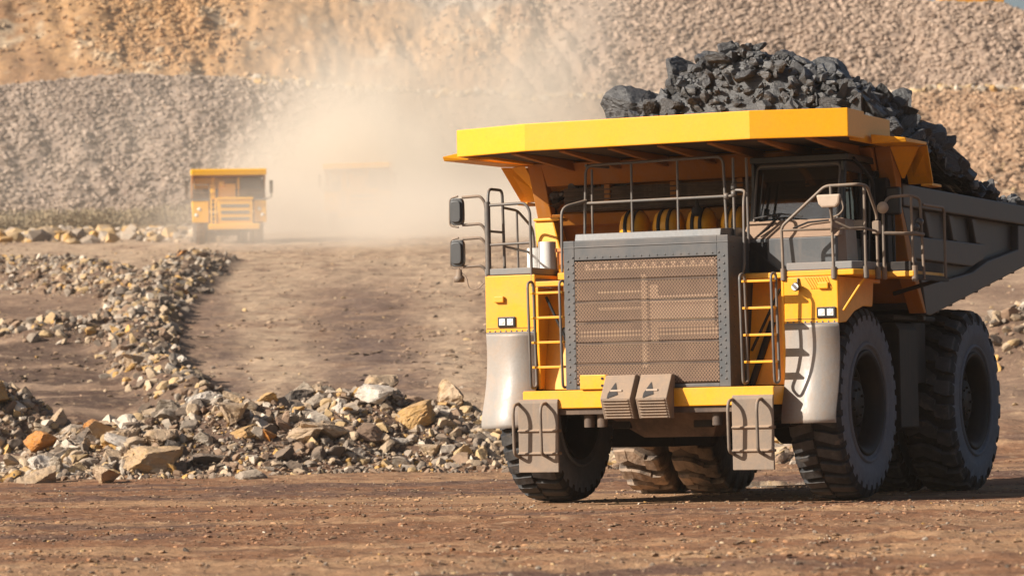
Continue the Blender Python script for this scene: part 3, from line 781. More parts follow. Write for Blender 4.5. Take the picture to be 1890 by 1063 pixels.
def rim_mesh(W=.78, rim=.70, out=1, deep=.30):
    hw = W / 2; mb = MB()
    pr = [(-hw + .06, rim + .03), (-hw + .03, rim + .05), (-hw + .01, rim + .02), (-hw + .06, rim - .05), (-hw + .16, rim - .09),
          (hw - .16, rim - .09), (hw - .06, rim - .05), (hw - .01, rim + .02), (hw - .03, rim + .05), (hw - .06, rim + .03)]
    mb.lathe(pr, 'x', n=56)
    f0 = out * (hw - deep)
    mb.lathe([(f0, rim - .085), (f0 + out * .02, rim - .16), (f0 - out * .06, rim - .22), (f0 - out * .06, .34), (f0 + out * .12, .31), (f0 + out * .13, .001)], 'x', n=56)
    for k in range(16):
        a = 2 * math.pi * k / 16; c = (f0 - out * .02, (rim - .19) * math.cos(a), (rim - .19) * math.sin(a))
        mb.cyl(c, 'x', -.04, .05, .028, 8)
    for k in range(8):
        a = 2 * math.pi * (k + .5) / 8; mb.cyl((f0 + out * .13, .2 * math.cos(a), .2 * math.sin(a)), 'x', -.02, .03, .02, 8)
    return mb
TY = {'f': tyre_mesh('front', seed=1), 'r': tyre_mesh('rear', seed=2)}
proto = {}
def wheel(key, x, y, spin, parent, out, tmat, R=1.35, mats=('rimblack',)):
    w_ = rim_mesh(out=out).build('wheel', mats[0], parent, 0)
    w_.location = (x, y, R); w_.rotation_euler = (spin, 0, 0)
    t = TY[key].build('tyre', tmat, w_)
    if tmat == 'rubber':
        t.data.materials.append(M['sidewall'])
        for p in t.data.polygons:
            c = p.center; r = math.hypot(c.y, c.z)
            if r < 1.20 and abs(c.x) > .30: p.material_index = 1
    return w_
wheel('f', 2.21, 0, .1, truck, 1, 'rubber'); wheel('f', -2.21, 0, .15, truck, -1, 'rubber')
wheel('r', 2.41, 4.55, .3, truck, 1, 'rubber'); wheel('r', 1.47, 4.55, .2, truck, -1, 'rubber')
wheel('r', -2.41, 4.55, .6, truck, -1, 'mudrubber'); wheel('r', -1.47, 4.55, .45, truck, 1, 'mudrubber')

# chassis and running gear
mb = MB()
for sx in (-1, 1):
    mb.box(sx * .62 - .14, sx * .62 + .14, -1.4, 7.2, 1.05, 1.62)
    mb.cyl((sx * 1.35, 0, 0), 'z', 1.1, 2.6, .17, 16); mb.cyl((sx * 1.35, 0, 0), 'z', 1.9, 2.75, .23, 16)
mb.box(-.476, .476, .9, 1.4, 1.1, 1.55); mb.box(-.476, .476, 3.0, 3.5, 1.1, 1.55)
mb.box(-1.6, 1.6, -.35, .35, 2.66, 2.9)
mb.build('chassis', 'dark', truck, .012)
mb = MB(); mb.box(-1.0, 1.0, -.845, 1.6, 1.63, 3.05); mb.box(-.475, .475, 1.41, 2.99, 1.0, 2.5); mb.box(-1.1, 1.1, 1.61, 2.9, 1.63, 2.6)
mb.build('engine_sun_block', 'dark', truck, .03)  # engine and gearbox bulk, added to stop sunlight crossing under the truck
mb = MB(); mb.cyl((0, 0, 1.35), 'x', -1.75, 1.75, .24, 20); mb.build('front_axle', 'dark', truck)
mb = MB(); mb.lathe([(-.86, .001), (-.86, .42), (-.5, .45), (-.35, .62), (.35, .62), (.5, .45), (.86, .42), (.86, .001)], 'x', (0, 4.55, 1.35), 28); mb.build('rear_axle', 'dark', truck)
mb = MB()
mb.hexa([(-.95, -1.55, 1.33), (.95, -1.55, 1.33), (.95, -.5, 1.33), (-.95, -.5, 1.33), (-.35, -1.2, .92), (.7, -1.2, .92), (.7, -.6, .92), (-.35, -.6, .92)][::-1])
mb.build('under_guard', 'guard', truck, .01)

# bumper, buffers, boarding steps
mb = MB(); mb.prism([(-1.95, 1.35), (-1.95, 1.585), (-1.93, 1.605), (-1.0, 1.605), (-1.0, 1.35)], 'x', -1.885, 1.885)
bumper = mb.build('front_bumper', 'yellow', truck, .015)
mb = MB(); mb.box(-1.5, 1.5, -1.90, -1.3, 1.26, 1.346)
for x in (-.95, -.75, .98): mb.cyl((x, -1.75, 0), 'z', 1.08, 1.262, .075, 14)
mb.build('bumper_bracket', 'guard', truck, .008)
for xa, xb in ((-.575, -.125), (-.045, .42)):
    mb = MB()
    mb.prism([(-2.02, 1.80), (-2.24, 1.47), (-2.10, 1.19), (-1.952, 1.19), (-1.952, 1.606), (-1.90, 1.61), (-1.90, 1.80)], 'x', xa, xb)
    for q in range(7):                                   # ribs of the lower face
        t = (q + .5) / 7; y = -2.24 + .14 * t; z = 1.47 - .28 * t
        mb.box(xa + .03, xb - .03, y - .018, y + .02, z - .011, z + .008)
    bk = mb.build('rubber_buffer', 'tan', bumper, .012)
    xm = xa * .55 + xb * .45
    mb = MB(); mb.add([(xm - .02, -2.085, 1.70), (xm - .10, -2.19, 1.545), (xm - .10, -2.235, 1.478), (xm + .05, -2.20, 1.53)],
                      [(0, 1, 2, 3)])
    mb.v = [(x, y - .012, z) for x, y, z in mb.v]; mb.f.append((0, 1, 2)); mb.sm.append(False); mb.f.pop(); mb.sm.pop()
    mb.build('slot', 'black', bk)
    mb = MB(); mb.cyl((0, -2.17, 1.58), 'x', xm - .07, xm + .10, .018, 10); mb.build('pin', 'mirrortan', bk)
mb = MB(); mb.box(-.985, -.585, -1.99, -1.892, 1.61, 1.815)
yb_ = mb.build('control_box', 'yellow', truck, .012)
mb = MB()
for x, z in ((-.64, 1.66), (-.64, 1.76)): mb.cyl((x, 0, z), 'y', -2.0, -1.985, .02, 10)
mb.build('box_latch', 'dark', yb_)
for xa, xb, hs in ((-1.94, -1.33, (-1.93, -1.51)), (1.285, 1.885, (1.30, 1.72))):
    mb = MB()
    prof = [(-2.00, .46), (-2.00, .70), (-2.035, .715), (-2.035, .73), (-2.0, .745), (-2.0, 1.02), (-2.035, 1.035), (-2.035, 1.05), (-2.0, 1.065), (-2.0, 1.43), (-1.98, 1.48), (-1.952, 1.49)]
    mb.prism(prof + [(-1.952, .46)], 'x', xa, xb)
    mb.box(xa + .05, xb - .05, -1.951, -1.75, .70, .74); mb.box(xa + .05, xb - .05, -1.951, -1.75, 1.02, 1.06)
    st = mb.build('step_panel', 'tan', truck, .012)
    for hx in hs:
        mb = MB(); mb.tube([(hx, -2.0, 1.43), (hx, -2.15, 1.41), (hx, -2.19, 1.30), (hx, -2.17, .72), (hx, -2.0, .68)], .024, 8, .07)
        mb.build('grab_rail', 'railtan', st)

# radiator housing and grille
mb = MB()
mb.box(-1.24, -1.075, -1.885, -1.76, 1.61, 3.70); mb.box(1.075, 1.24, -1.885, -1.76, 1.61, 3.70)
mb.box(-1.074, 1.074, -1.88, -1.76, 3.425, 3.698); mb.box(-1.074, 1.074, -1.88, -1.76, 1.612, 1.66)
mb.box(-1.235, 1.235, -1.758, -.85, 1.612, 3.695)
mb.prism([(-1.80, 3.701), (-1.77, 3.80), (-1.0, 3.84), (-.86, 3.80), (-.86, 3.701)], 'x', -1.10, 1.10)
mb.box(-1.245, 1.245, -1.892, -1.6, 3.60, 3.614)
for sx in (-1.175, 1.175, -1.10, 1.10):
    for q in range(17):
        z = 1.72 + q * .106 + (.05 if abs(sx) < 1.15 else 0); mb.lathe([(-1.899, .001), (-1.897, .011), (-1.884, .018)], 'y', (sx, 0, z), 8)
for q in range(14):
    y = -1.66 + .0 * q; z = 1.75 + q * .138; mb.lathe([(1.252, .001), (1.248, .012), (1.234, .016)], 'x', (0, -1.68, z), 8)
for q in range(18): mb.lathe([(-1.892, .001), (-1.890, .010), (-1.879, .014)], 'y', (-1.0 + q * .118, 0, 3.46), 8)
housing = mb.build('radiator_housing', 'grey', truck, .010)
mb = MB(); mb.box(-1.073, 1.073, -1.778, -1.762, 1.664, 3.42); core = mb.build('radiator_core', 'core', housing)
mb = MB()
mb.box(-.10, -.03, -1.80, -1.779, 1.9, 3.2); mb.box(.03, .14, -1.80, -1.779, 2.25, 3.05)
for z, xa, xb in ((2.34, -1.05, 1.05), (2.40, -1.05, 1.05), (2.24, -.7, -.1), (2.85, .14, .95), (2.62, .14, .98), (2.72, -.75, -.1), (2.95, -.75, -.1), (2.50, .14, .98), (3.28, -.95, 1.0)):
    mb.box(xa, xb, -1.80, -1.779, z, z + .03)
mb.box(.14, .98, -1.795, -1.779, 2.45, 2.9)
for q in range(14): mb.cyl((-.92 + q * .145, 0, 3.34), 'y', -1.80, -1.779, .035, 12)
mb.build('radiator_tube', 'corebar', housing)
for q in range(6):
    z0 = 1.668 + q * .292
    mb = MB(); mb.prism([(-1.872, z0 + .012), (-1.884, z0 + .024), (-1.884, z0 + .268), (-1.872, z0 + .280), (-1.866, z0 + .280), (-1.866, z0 + .012)], 'x', -1.072, 1.072)
    mb.build('grille_panel', 'grille', housing)
    if q: 
        mb = MB(); mb.box(-1.072, 1.072, -1.878, -1.862, z0 - .013, z0 + .008); mb.build('grille_rail', 'guard', housing)

# fenders, mud flaps, ladder bays
for sg in (-1, 1):
    top = 3.275 if sg < 0 else 3.10
    mb = MB()
    def X(a, b): return (a, b) if sg > 0 else (-b, -a)
    xa, xb = X(1.885, 2.67)
    mb.box(xa, xb, -1.45, -1.405, 2.45, top)
    xa, xb = X(2.625, 2.668)
    mb.prism([(-1.404, 2.45), (-1.404, top - .002), (.12, top - .002), (.04, 2.70), (-.35, 2.70), (-.75, 2.62), (-1.1, 2.47)], 'x', xa, xb)
    xa, xb = X(1.885, 2.624)
    mb.box(xa, xb, -1.404, .55, top - .06, top - .003)
    fd = mb.build('front_fender', 'yellow', truck, .014)
    mb = MB()                                            # recessed ladder bay
    xa, xb = X(1.255, 1.883)
    mb.hexa([(xa, -.98, 3.09), (xb, -.98, 3.09), (xb, -.94, 3.09), (xa, -.94, 3.09), (xa, -1.26, 1.62), (xb, -1.26, 1.62), (xb, -1.22, 1.62), (xa, -1.22, 1.62)])
    xa2, xb2 = X(1.84, 1.882)
    mb.prism([(-1.44, 2.46), (-1.44, 3.09), (-.985, 3.09), (-1.265, 1.63), (-1.40, 1.63)], 'x', xa2, xb2)
    mb.box(xa, xb, -1.44, -.94, 3.095, 3.17)
    bay = mb.build('ladder_bay', 'yellow', truck, .01)
    mb = MB()
    x0 = sg * 1.33
    mb.tube([(x0 + sg * .25, -1.1, 2.5), (x0, -1.32, 1.62)], .05, 10)
    mb.tube([(sg * 1.78, -1.30, 2.95), (sg * 1.35, -1.34, 2.1)], .022, 8)
    mb.build('strut', 'dark', bay)
    mb = MB()
    xa, xb = X(1.885, 2.668)
    kz = np.array([1.085, 1.17, 1.25, 1.36, 1.55, 1.80, 2.05, 2.22, 2.447]); ky = np.array([-1.665, -1.67, -1.655, -1.61, -1.53, -1.46, -1.43, -1.432, -1.45])
    zz = np.linspace(1.085, 2.447, 26); yy = np.interp(zz, kz, ky)
    for _ in range(2): yy[1:-1] = (yy[:-2] + 2 * yy[1:-1] + yy[2:]) / 4
    mb.sheet(list(zip(yy, zz)), 'x', xa, xb, -.03)
    fl = mb.build('mud_flap', 'flap', fd, 0)
    for p in fl.data.polygons: p.use_smooth = abs(p.normal.x) < .5 and len(p.vertices) == 4 and abs(p.normal.z) < .9
    mb = MB(); mb.box(*X(1.9, 2.66), -1.4525, -1.43, 2.44, 2.462)
    mb.build('flap_strip', 'mat', fd)
    mb = MB()
    for q in range(9):
        xq = sg * (1.93 + q * .085); mb.lathe([(-1.462, .001), (-1.460, .009), (-1.4535, .013)], 'y', (xq, 0, 2.475), 8)
    mb.build('bolt_row', 'mat', fd)
    mb = MB(); mb.box(*X(1.90, 2.655), -1.4535, -1.4505, 2.512, 2.520); mb.build('panel_seam', 'grime_shade', fd)
    if sg > 0:
        mb = MB()
        for q in range(9): mb.prism([(2.18 + q * .04, 3.09), (2.20 + q * .04, 3.09), (2.30 + q * .036, 2.93 - .0 * q), (2.28 + q * .036, 2.93)], 'y', -1.462, -1.4505)
        mb.build('vent_louvre', 'yellow', fd)
    # lamps
    hx = 2.50 if sg > 0 else -2.335; hz = 2.60 if sg > 0 else 2.605
    mb = MB(); mb.box(hx - .14, hx + .14, -1.475, -1.449, hz - .075, hz + .075); hl = mb.build('headlight', 'black', fd, .02)
    for dx in (-.063, .063):
        mb = MB(); mb.lathe([(-1.492, .001), (-1.489, .03), (-1.474, .05)], 'y', (hx + dx, 0, hz), 16)
        mb.box(hx + dx - .045, hx + dx + .045, -1.482, -1.474, hz - .045, hz + .045); mb.build('lens', 'lens', hl)
    rx = 2.47 if sg > 0 else -2.44; rz = 2.97 if sg > 0 else 2.93
    mb = MB(); mb.box(rx - .075, rx + .075, -1.50, -1.449, rz - .045, rz + .045); mb.build('marker_lamp', 'yellow', fd, .012)
# work lamp under the right deck
mb = MB(); mb.lathe([(-1.60, .001), (-1.598, .05), (-1.56, .062), (-1.50, .05), (-1.46, .02)], 'y', (2.10, 0, 2.96), 16); mb.tube([(2.10, -1.49, 2.96), (2.10, -1.46, 3.08)], .014)
wl = mb.build('work_lamp', 'black', truck); mb = MB(); mb.lathe([(-1.604, .001), (-1.6015, .05)], 'y', (2.10, 0, 2.96), 16); mb.build('lens', 'lens', wl)
# brace rod at the right fender
mb = MB(); mb.tube([(2.72, -1.38, 2.62), (3.0, -1.2, 3.10)], .02, 8); mb.build('deck_brace', 'yellow', truck)

# ladders
for sg, xs in ((-1, (-1.79, -1.30)), (1, (1.41, 1.87))):
    mb = MB()
    for x in xs:
        mb.tube([(x, -1.92, 3.14), (x, -1.72, 3.16), (x, -1.66, 1.66), (x, -1.86, 1.64)], .020, 8, .08, closed=True)
    ld = mb.build('ladder', 'rail', truck)
    for z in ((2.99, 2.64, 2.29, 1.94) if sg < 0 else (3.05, 2.68, 2.31, 1.94)):
        mb = MB(); y = -1.79 + (3.1 - z) * .035; mb.box(xs[0], xs[1], y - .06, y + .06, z - .017, z + .017); mb.build('rung', 'yellow', ld, .006)

# decks
mb = MB(); mb.box(-2.67, -1.93, -1.455, .55, 3.282, 3.375); mb.build('deck_mat', 'mat', truck, .012)
mb = MB(); mb.box(-1.92, -1.25, -.93, .55, 3.10, 3.20); mb.build('deck_mat', 'yellow', truck, .01)
mb = MB(); mb.prism([(1.26, -1.30), (1.26, .6), (3.02, .6), (3.02, -1.30), (2.90, -1.45), (1.90, -1.45), (1.88, -1.30)], 'z', 3.105, 3.185)
rd = mb.build('right_deck', 'yellow', truck, .012)
mb = MB(); mb.prism([(1.93, -1.452), (1.93, .5), (2.98, .5), (2.98, -1.31), (2.88, -1.452)], 'z', 3.188, 3.295); mb.build('deck_mat', 'mat', rd, .012)
mb = MB(); mb.box(3.03, 3.46, -.50, 1.0, 3.09, 3.17); wk = mb.build('side_walkway', 'yellow', truck, .012)
mb = MB(); mb.box(3.035, 3.42, -.50, 1.0, 3.173, 3.30); mb.build('deck_mat', 'dark', wk, .01)
mb = MB(); mb.box(3.43, 3.50, -.48, 1.0, 3.05, 3.12); mb.tube([(2.7, .9, 2.9), (3.4, .9, 3.08)], .03); mb.build('walkway_bracket', 'dark', wk)

# centre rail over the hood
mb = MB(); yr = -1.30; r = .021
mb.tube([(-1.16, yr, 3.70), (-1.12, yr, 4.80), (.97, yr, 4.83), (1.01, yr, 3.70)], r, 8, .12)
mb.tube([(-1.16, yr, 4.26), (1.10, yr, 4.27)], r); 
for x in (-.42, .28): mb.tube([(x, yr, 3.78), (x, yr, 4.81)], r * .9)
mb.tube([(-1.05, yr + .03, 3.75), (-1.04, yr + .03, 4.74)], r * .9)
mb.tube([(-1.38, -1.62, 3.28), (-1.38, -1.60, 4.20), (-1.12, yr, 4.30)], r, 8, .12)
mb.tube([(-1.12, yr, 4.80), (-1.0, yr + .55, 4.80)], r)
mb.tube([(1.12, yr, 3.3), (1.12, yr, 4.80)], r); mb.tube([(1.28, yr + .1, 4.80), (1.29, yr + .1, 3.6)], r)
mb.tube([(1.12, yr, 4.35), (1.30, yr - .02, 4.34), (1.34, yr - .2, 4.2), (1.36, yr - .28, 3.25), (1.30, yr - .28, 3.12)], r, 8, .1)
for x, z in ((1.01, 4.27), (1.12, 4.40), (1.12, 4.30)): mb.lathe([(z - .04, .001), (z - .04, .04), (z + .04, .04), (z + .04, .001)], 'z', (x, yr, 0), 10)
mb.build('hood_handrail', 'rail', truck)

# left deck rails, mirrors
mb = MB(); yl = -1.43
mb.tube([(-2.62, yl, 3.30), (-2.62, yl, 4.34)], .045, 10)
mb.tube([(-2.60, yl, 4.29), (-2.02, yl, 4.30), (-1.95, yl, 4.18), (-1.94, yl, 3.1)], .022, 8, .12)
mb.tube([(-2.60, yl, 3.72), (-1.94, yl, 3.73)], .02)
mb.tube([(-2.62, yl + .02, 4.30), (-2.62, yl + .05, 4.53), (-2.60, yl + .48, 4.53), (-2.60, yl + .52, 3.36)], .022, 8, .09)
mb.tube([(-2.62, yl, 3.92), (-2.60, yl + .5, 3.92)], .018)
mb.tube([(-2.60, yl + .5, 4.28), (-2.60, yl + 1.0, 4.26), (-2.58, yl + 1.5, 4.02), (-2.58, yl + 1.6, 3.36)], .02, 8, .1)
mb.tube([(-2.60, yl + .5, 3.72), (-2.58, yl + 1.55, 3.65)], .018); mb.tube([(-2.60, yl + .98, 4.26), (-2.60, yl + 1.0, 3.36)], .018)
for z in np.arange(2.95, 3.28, .055): mb.cyl((-2.665, -1.40, float(z)), 'x', -.02, .01, .016, 8)
lr = mb.build('deck_handrail', 'rail', truck)
def mirror(z0, z1, label=None):
    mb = MB(); zc = (z0 + z1) / 2; hz = (z1 - z0) / 2 - .03
    pr = []
    for k in range(20):
        a = 2 * math.pi * k / 20; c_, s_ = math.cos(a), math.sin(a)
        pr.append((-3.075 + .105 * math.copysign(abs(c_) ** .5, c_), zc + hz * math.copysign(abs(s_) ** .4, s_)))
    mb.prism(pr, 'y', -1.52, -1.44); mb.prism([(x * .8 + -3.075 * .2, z * .8 + zc * .2) for x, z in pr], 'y', -1.56, -1.521)
    mo = mb.build('side_mirror', 'mirror', truck, .012)
    mb = MB()
    mb.tube([(-3.0, -1.47, z1 - .02), (-2.72, -1.45, z1 - .01), (-2.66, -1.43, z1 - .10), (-2.64, -1.43, z1 - .22)], .021, 8, .06)
    mb.tube([(-3.0, -1.47, z0 + .03), (-2.72, -1.45, z0 + .04), (-2.66, -1.43, z0 - .04), (-2.64, -1.43, z0 - .16)], .021, 8, .06)
    mb.tube([(-3.06, -1.48, z1), (-3.19, -1.48, z1 - .03), (-3.20, -1.48, z0 + .03), (-3.06, -1.48, z0)], .014, 8, .05)
    mb.build('mirror_arm', 'railtan', mo)
mirror(3.99, 4.44); mirror(3.39, 3.84)
mb = MB(); mb.lathe([(3.20, .001), (3.20, .075), (3.27, .08), (3.30, .05), (3.38, .04), (3.39, .001)], 'z', (-3.07, -1.47, 0), 16)
mb.tube([(-3.03, -1.47, 3.34), (-2.95, -1.47, 3.27), (-2.92, -1.47, 3.10), (-2.78, -1.46, 3.08), (-2.68, -1.45, 3.18)], .008, 6, .08); mb.build('beacon', 'railtan', truck)

# right deck rails
mb = MB(); yf = -1.45; r = .022
mb.tube([(1.885, yf, 3.05), (1.87, yf, 3.80), (2.52, yf, 4.335), (2.98, yf, 4.34), (3.04, yf + .25, 4.33), (3.05, yf + .62, 3.95), (3.05, yf + .62, 3.05)], r, 8, .07)
mb.tube([(1.875, yf, 3.75), (3.03, yf + .05, 3.74), (3.05, yf + .6, 3.72)], .017)
mb.tube([(2.62, yf, 3.05), (2.60, yf, 4.335)], r * .95); mb.tube([(3.03, yf + .16, 3.05), (3.03, yf + .16, 4.32)], r)
for x, y in ((1.885, yf), (2.62, yf), (3.03, yf + .16), (3.05, yf + .62)): mb.cyl((x, y, 0), 'z', 3.06, 3.22, .042, 10)
mb.tube([(3.05, yf + .9, 3.05), (3.05, yf + .9, 4.05), (3.10, yf + .95, 4.2), (3.42, yf + 1.0, 4.22), (3.48, yf + 1.25, 4.18), (3.50, yf + 1.3, 3.05)], r, 8, .09)
mb.tube([(3.05, yf + .9, 3.70), (3.48, yf + 1.0, 3.68), (3.50, yf + 1.3, 3.68)], .026)
mb.tube([(3.43, yf + 1.0, 4.2), (3.44, yf + 1.0, 3.1)], .02); mb.tube([(3.50, yf + 1.3, 4.1), (3.50, yf + 2.3, 4.1), (3.50, yf + 2.3, 3.1)], r, 8, .1)
mb.cyl((3.05, yf + .9, 0), 'z', 3.06, 3.24, .042, 10); mb.cyl((3.46, yf + 1.0, 0), 'z', 3.02, 3.24, .045, 10)
rr = mb.build('cab_deck_handrail', 'railtan', truck)
mb = MB(); pr = [(2.44, 4.21), (2.79, 4.21), (2.77, 4.08), (2.72, 4.03), (2.52, 4.03), (2.47, 4.08)]
mb.prism(pr, 'y', -1.62, -1.53); mi = mb.build('deck_mirror', 'mirrortan', truck, .025)
mb = MB(); mb.tube([(2.62, -1.56, 4.04), (2.63, -1.50, 3.82), (2.60, -1.46, 3.70)], .016); mb.tube([(2.79, -1.57, 4.15), (2.83, -1.57, 4.0), (2.74, -1.55, 3.92), (2.64, -1.5, 3.9)], .013, 8, .06)
mb.tube([(2.63, -1.49, 3.86), (2.85, -1.42, 3.74), (3.02, -1.3, 3.74)], .016); mb.build('mirror_arm', 'railtan', mi)
mb = MB(); mb.lathe([(-.03, .001), (-.03, .085), (.02, .07), (.04, .001)], 'y', (3.08, -.62, 4.05), 16); mb.build('round_mirror', 'mirrortan', truck)
for q in ((3.0, 3.10, -.90, -.80, 3.68, 3.86), (2.86, 3.0, -1.26, -1.18, 3.72, 3.86)): mb = MB(); mb.box(*q); mb.build('rail_clamp', 'railtan', truck, .01)
for k, (x, y, z) in enumerate(((3.46, -.2, 3.86), (3.44, -.32, 3.78))):
    mb = MB(); mb.lathe([(-.05, .001), (-.05, .05), (.04, .055), (.06, .03), (.06, .001)], 'y', (x, y, z), 14); mb.build('walkway_lamp', 'mirror', truck)

# cab
cab = MB()
x0, x1 = 1.14, 2.52; yb0, yt0, yr_ = -.74, -.56, .78; zb, zm, zt = 3.19, 3.93, 4.84
pil = .075
cab.box(x0 - .03, x1 + .05, yt0 - .05, yr_ + .06, zt - .09, zt)                       # roof
for xa, xb in ((x0, x0 + pil), (x1 - pil, x1)):                                        # front pillars
    cab.hexa([(xa, yb0, zm), (xb, yb0, zm), (xb, yb0 + .09, zm), (xa, yb0 + .09, zm), (xa, yt0, zt - .092), (xb, yt0, zt - .092), (xb, yt0 + .09, zt - .092), (xa, yt0 + .09, zt - .092)])
cab.box(x0 + pil + .001, x1 - pil - .001, yt0 - .005, yt0 + .05, zt - .17, zt - .093)
cab.box(x0, x0 + .05, yb0 + .1, yr_, zb, zt - .094); cab.box(x0 + .052, x1 - .052, yr_ - .06, yr_, zb, zt - .094)
cab.box(x1 - .05, x1, yb0 + .1, yr_, zb, 3.66); cab.box(x1 - .06, x1 - .002, .10, .17, 3.662, zt - .094); cab.box(x1 - .06, x1 - .002, yr_ - .07, yr_ - .002, 3.662, zt - .094)
cab.box(x1 - .058, x1 - .004, -.6, .78, 4.60, zt - .096)
cabo = cab.build('cab', 'black', truck, .012)
mb = MB(); mb.tube([(x0 + .07, yb0 - .012, zm), (x0 + .07, yt0 - .012, zt - .13), (x1 - .07, yt0 - .012, zt - .13), (x1 - .07, yb0 - .012, zm)], .018, 8, .08); mb.build('windscreen_trim', 'rail', cabo)
mb = MB(); mb.hexa([(x0 + pil + .002, yb0 + .02, zm + .002), (x1 - pil - .002, yb0 + .02, zm + .002), (x1 - pil - .002, yb0 + .03, zm + .002), (x0 + pil + .002, yb0 + .03, zm + .002),
                    (x0 + pil + .002, yt0 + .01, zt - .172), (x1 - pil - .002, yt0 + .01, zt - .172), (x1 - pil - .002, yt0 + .02, zt - .172), (x0 + pil + .002, yt0 + .02, zt - .172)])
mb.build('windscreen', 'glass', cabo)
mb = MB(); mb.box(x1 - .035, x1 - .025, yb0 + .15, .098, 3.664, 4.598); mb.box(x1 - .035, x1 - .025, .172, yr_ - .072, 3.664, 4.598); mb.build('side_window', 'glass', cabo)
mb = MB(); mb.prism([(-.985, 3.67), (-.745, 3.928), (-.60, 3.928), (-.60, 3.67)], 'x', x0 - .03, x1 + .02); mb.build('cowl', 'cowl', cabo, .02)
mb = MB(); mb.box(x0 - .03, x1 - .02, -.99, -.62, 3.19, 3.668)
mb.build('cab_front_panel', 'grey', cabo, .015)
mb = MB(); mb.box(x0 - .2, x0 + .35, -1.02, -.992, 3.2, 3.62); mb.prism([(x0 - .2, 3.2), (x0 + .55, 3.2), (x0 + .2, 3.5), (x0 - .2, 3.5)], 'y', -1.05, -1.022); mb.build('panel_plate', 'dark', cabo, .01)
mb = MB(); mb.prism([(-.68, 3.90), (-.66, 3.95), (-.50, 4.12), (-.30, 4.10), (-.30, 3.90)], 'x', 1.22, 2.44); mb.build('dashboard', 'dash', cabo, .02)
mb = MB(); mb.box(1.20, 2.45, .60, .70, 3.7, 4.7); mb.build('cab_back_wall', 'black', cabo)
mb = MB(); mb.box(1.25, 2.42, -.48, -.44, 4.50, 4.70); mb.build('sun_visor', 'visor', cabo)
mb = MB(); mb.box(1.55, 2.05, .15, .3, 3.8, 4.45); mb.box(1.55, 2.05, -.3, .2, 3.70, 3.85); mb.box(1.68, 1.92, .17, .27, 4.46, 4.62); mb.build('driver_seat', 'seat', cabo, .04)
mb = MB(); c0 = Vector((1.8, -.42, 4.0)); mb.tube([(1.8 + .2 * math.cos(a), -.42 + .07 * math.sin(a), 4.0 + .19 * math.sin(a)) for a in np.linspace(0, 2 * math.pi, 18)[:-1]], .015, 6, closed=True); mb.tube([(1.8, -.42, 4.0), (1.8, -.6, 3.85)], .03); mb.build('steering_wheel', 'black', cabo)
mb = MB()
mb.tube([(1.24, -.80, 3.97), (1.62, -.80, 4.02), (1.95, -.80, 3.97)], .012); mb.tube([(1.36, -.99, 3.72), (1.48, -.90, 3.82), (1.62, -.80, 4.01)], .014)
mb.tube([(1.85, -.92, 3.80), (2.05, -.86, 3.88), (2.35, -.83, 3.90)], .014); mb.tube([(1.28, -.73, 3.98), (1.34, -.68, 4.6)], .010)
mb.build('wiper', 'black', cabo)
mb = MB(); mb.hexa([(2.46, -.985, 3.19), (2.60, -.80, 3.19), (2.60, -.3, 3.19), (2.53, -.3, 3.19), (2.46, -.985, 3.92), (2.56, -.76, 3.92), (2.56, -.3, 3.92), (2.53, -.3, 3.92)]); mb.build('cab_corner_panel', 'cowl', cabo, .015)
mb = MB(); mb.tube([(2.56, .25, 3.35), (2.60, .25, 4.5)], .014); mb.tube([(2.56, -.05, 3.35), (2.60, -.05, 4.4)], .014); mb.box(2.521, 2.56, .02, .08, 3.55, 3.78); mb.build('door_handle', 'rail', cabo)
# dark roll frame behind the cab
mb = MB(); mb.box(2.55, 2.75, .55, .80, 3.2, 4.55); mb.box(1.0, 2.6, .85, 1.0, 3.2, 4.5); mb.tube([(2.58, -.4, 4.78), (2.72, .0, 4.5), (2.72, .1, 3.8)], .03, 8, .1)
mb.build('cab_guard', 'dark', truck, .02)
mb = MB(); mb.box(2.80, 3.02, .30, .42, 4.00, 4.40); mb.tube([(2.9, .36, 4.0), (2.9, .36, 3.3)], .025); mb.build('rear_box', 'black', truck, .03)

# behind the hood: air tanks, exhaust, air cleaner
for xa, xb in ((-1.02, -.60), (-.50, -.06), (.02, .44), (.55, .95)):
    mb = MB(); L = xb - xa; rr_ = .27
    mb.lathe([(xa, .001), (xa + .015, .14), (xa + .06, .23), (xa + .12, rr_), (xb - .12, rr_), (xb - .06, .23), (xb - .015, .14), (xb, .001)], 'x', (0, -.25, 3.92), 28)
    tk = mb.build('air_tank', 'yellow', truck)
    mb = MB()
    for q in (xa + .13, xb - .17): mb.lathe([(q, rr_ + .001), (q, rr_ + .012), (q + .05, rr_ + .012), (q + .05, rr_ + .001)], 'x', (0, -.25, 3.92), 28)
    mb.build('strap', 'dark', tk)
mb = MB(); mb.box(-1.2, 1.1, -.6, .1, 3.2, 3.62); mb.build('tank_shelf', 'dark', truck, .01)
mb = MB(); mb.lathe([(4.05, .001), (4.05, .05), (4.10, .08), (4.16, .08), (4.20, .03), (4.36, .015), (4.36, .001)], 'z', (.30, -.62, 0), 14); mb.build('hood_lamp', 'dark', truck)
mb = MB(); mb.cyl((-1.78, -.55, 0), 'z', 3.10, 3.62, .13, 18); mb.cyl((-1.78, -.55, 0), 'z', 3.62, 3.67, .16, 18); mb.build('exhaust_stack', 'orange', truck, .005)
mb = MB(); mb.prism([(-.95, 3.30), (-1.0, 3.42), (-.5, 3.42), (-.5, 3.30)], 'x', -1.72, -1.26); mb.box(-1.74, -1.255, -.97, -.5, 3.20, 3.30)
mb.build('engine_cover', 'yellow', truck, .01)
mb = MB(); mb.prism([(-1.75, 3.34), (-1.255, 3.34), (-1.255, 3.53), (-1.40, 3.54), (-1.66, 3.47)], 'y', -.62, -.1); mb.build('intake_hood', 'cowl', truck, .02)
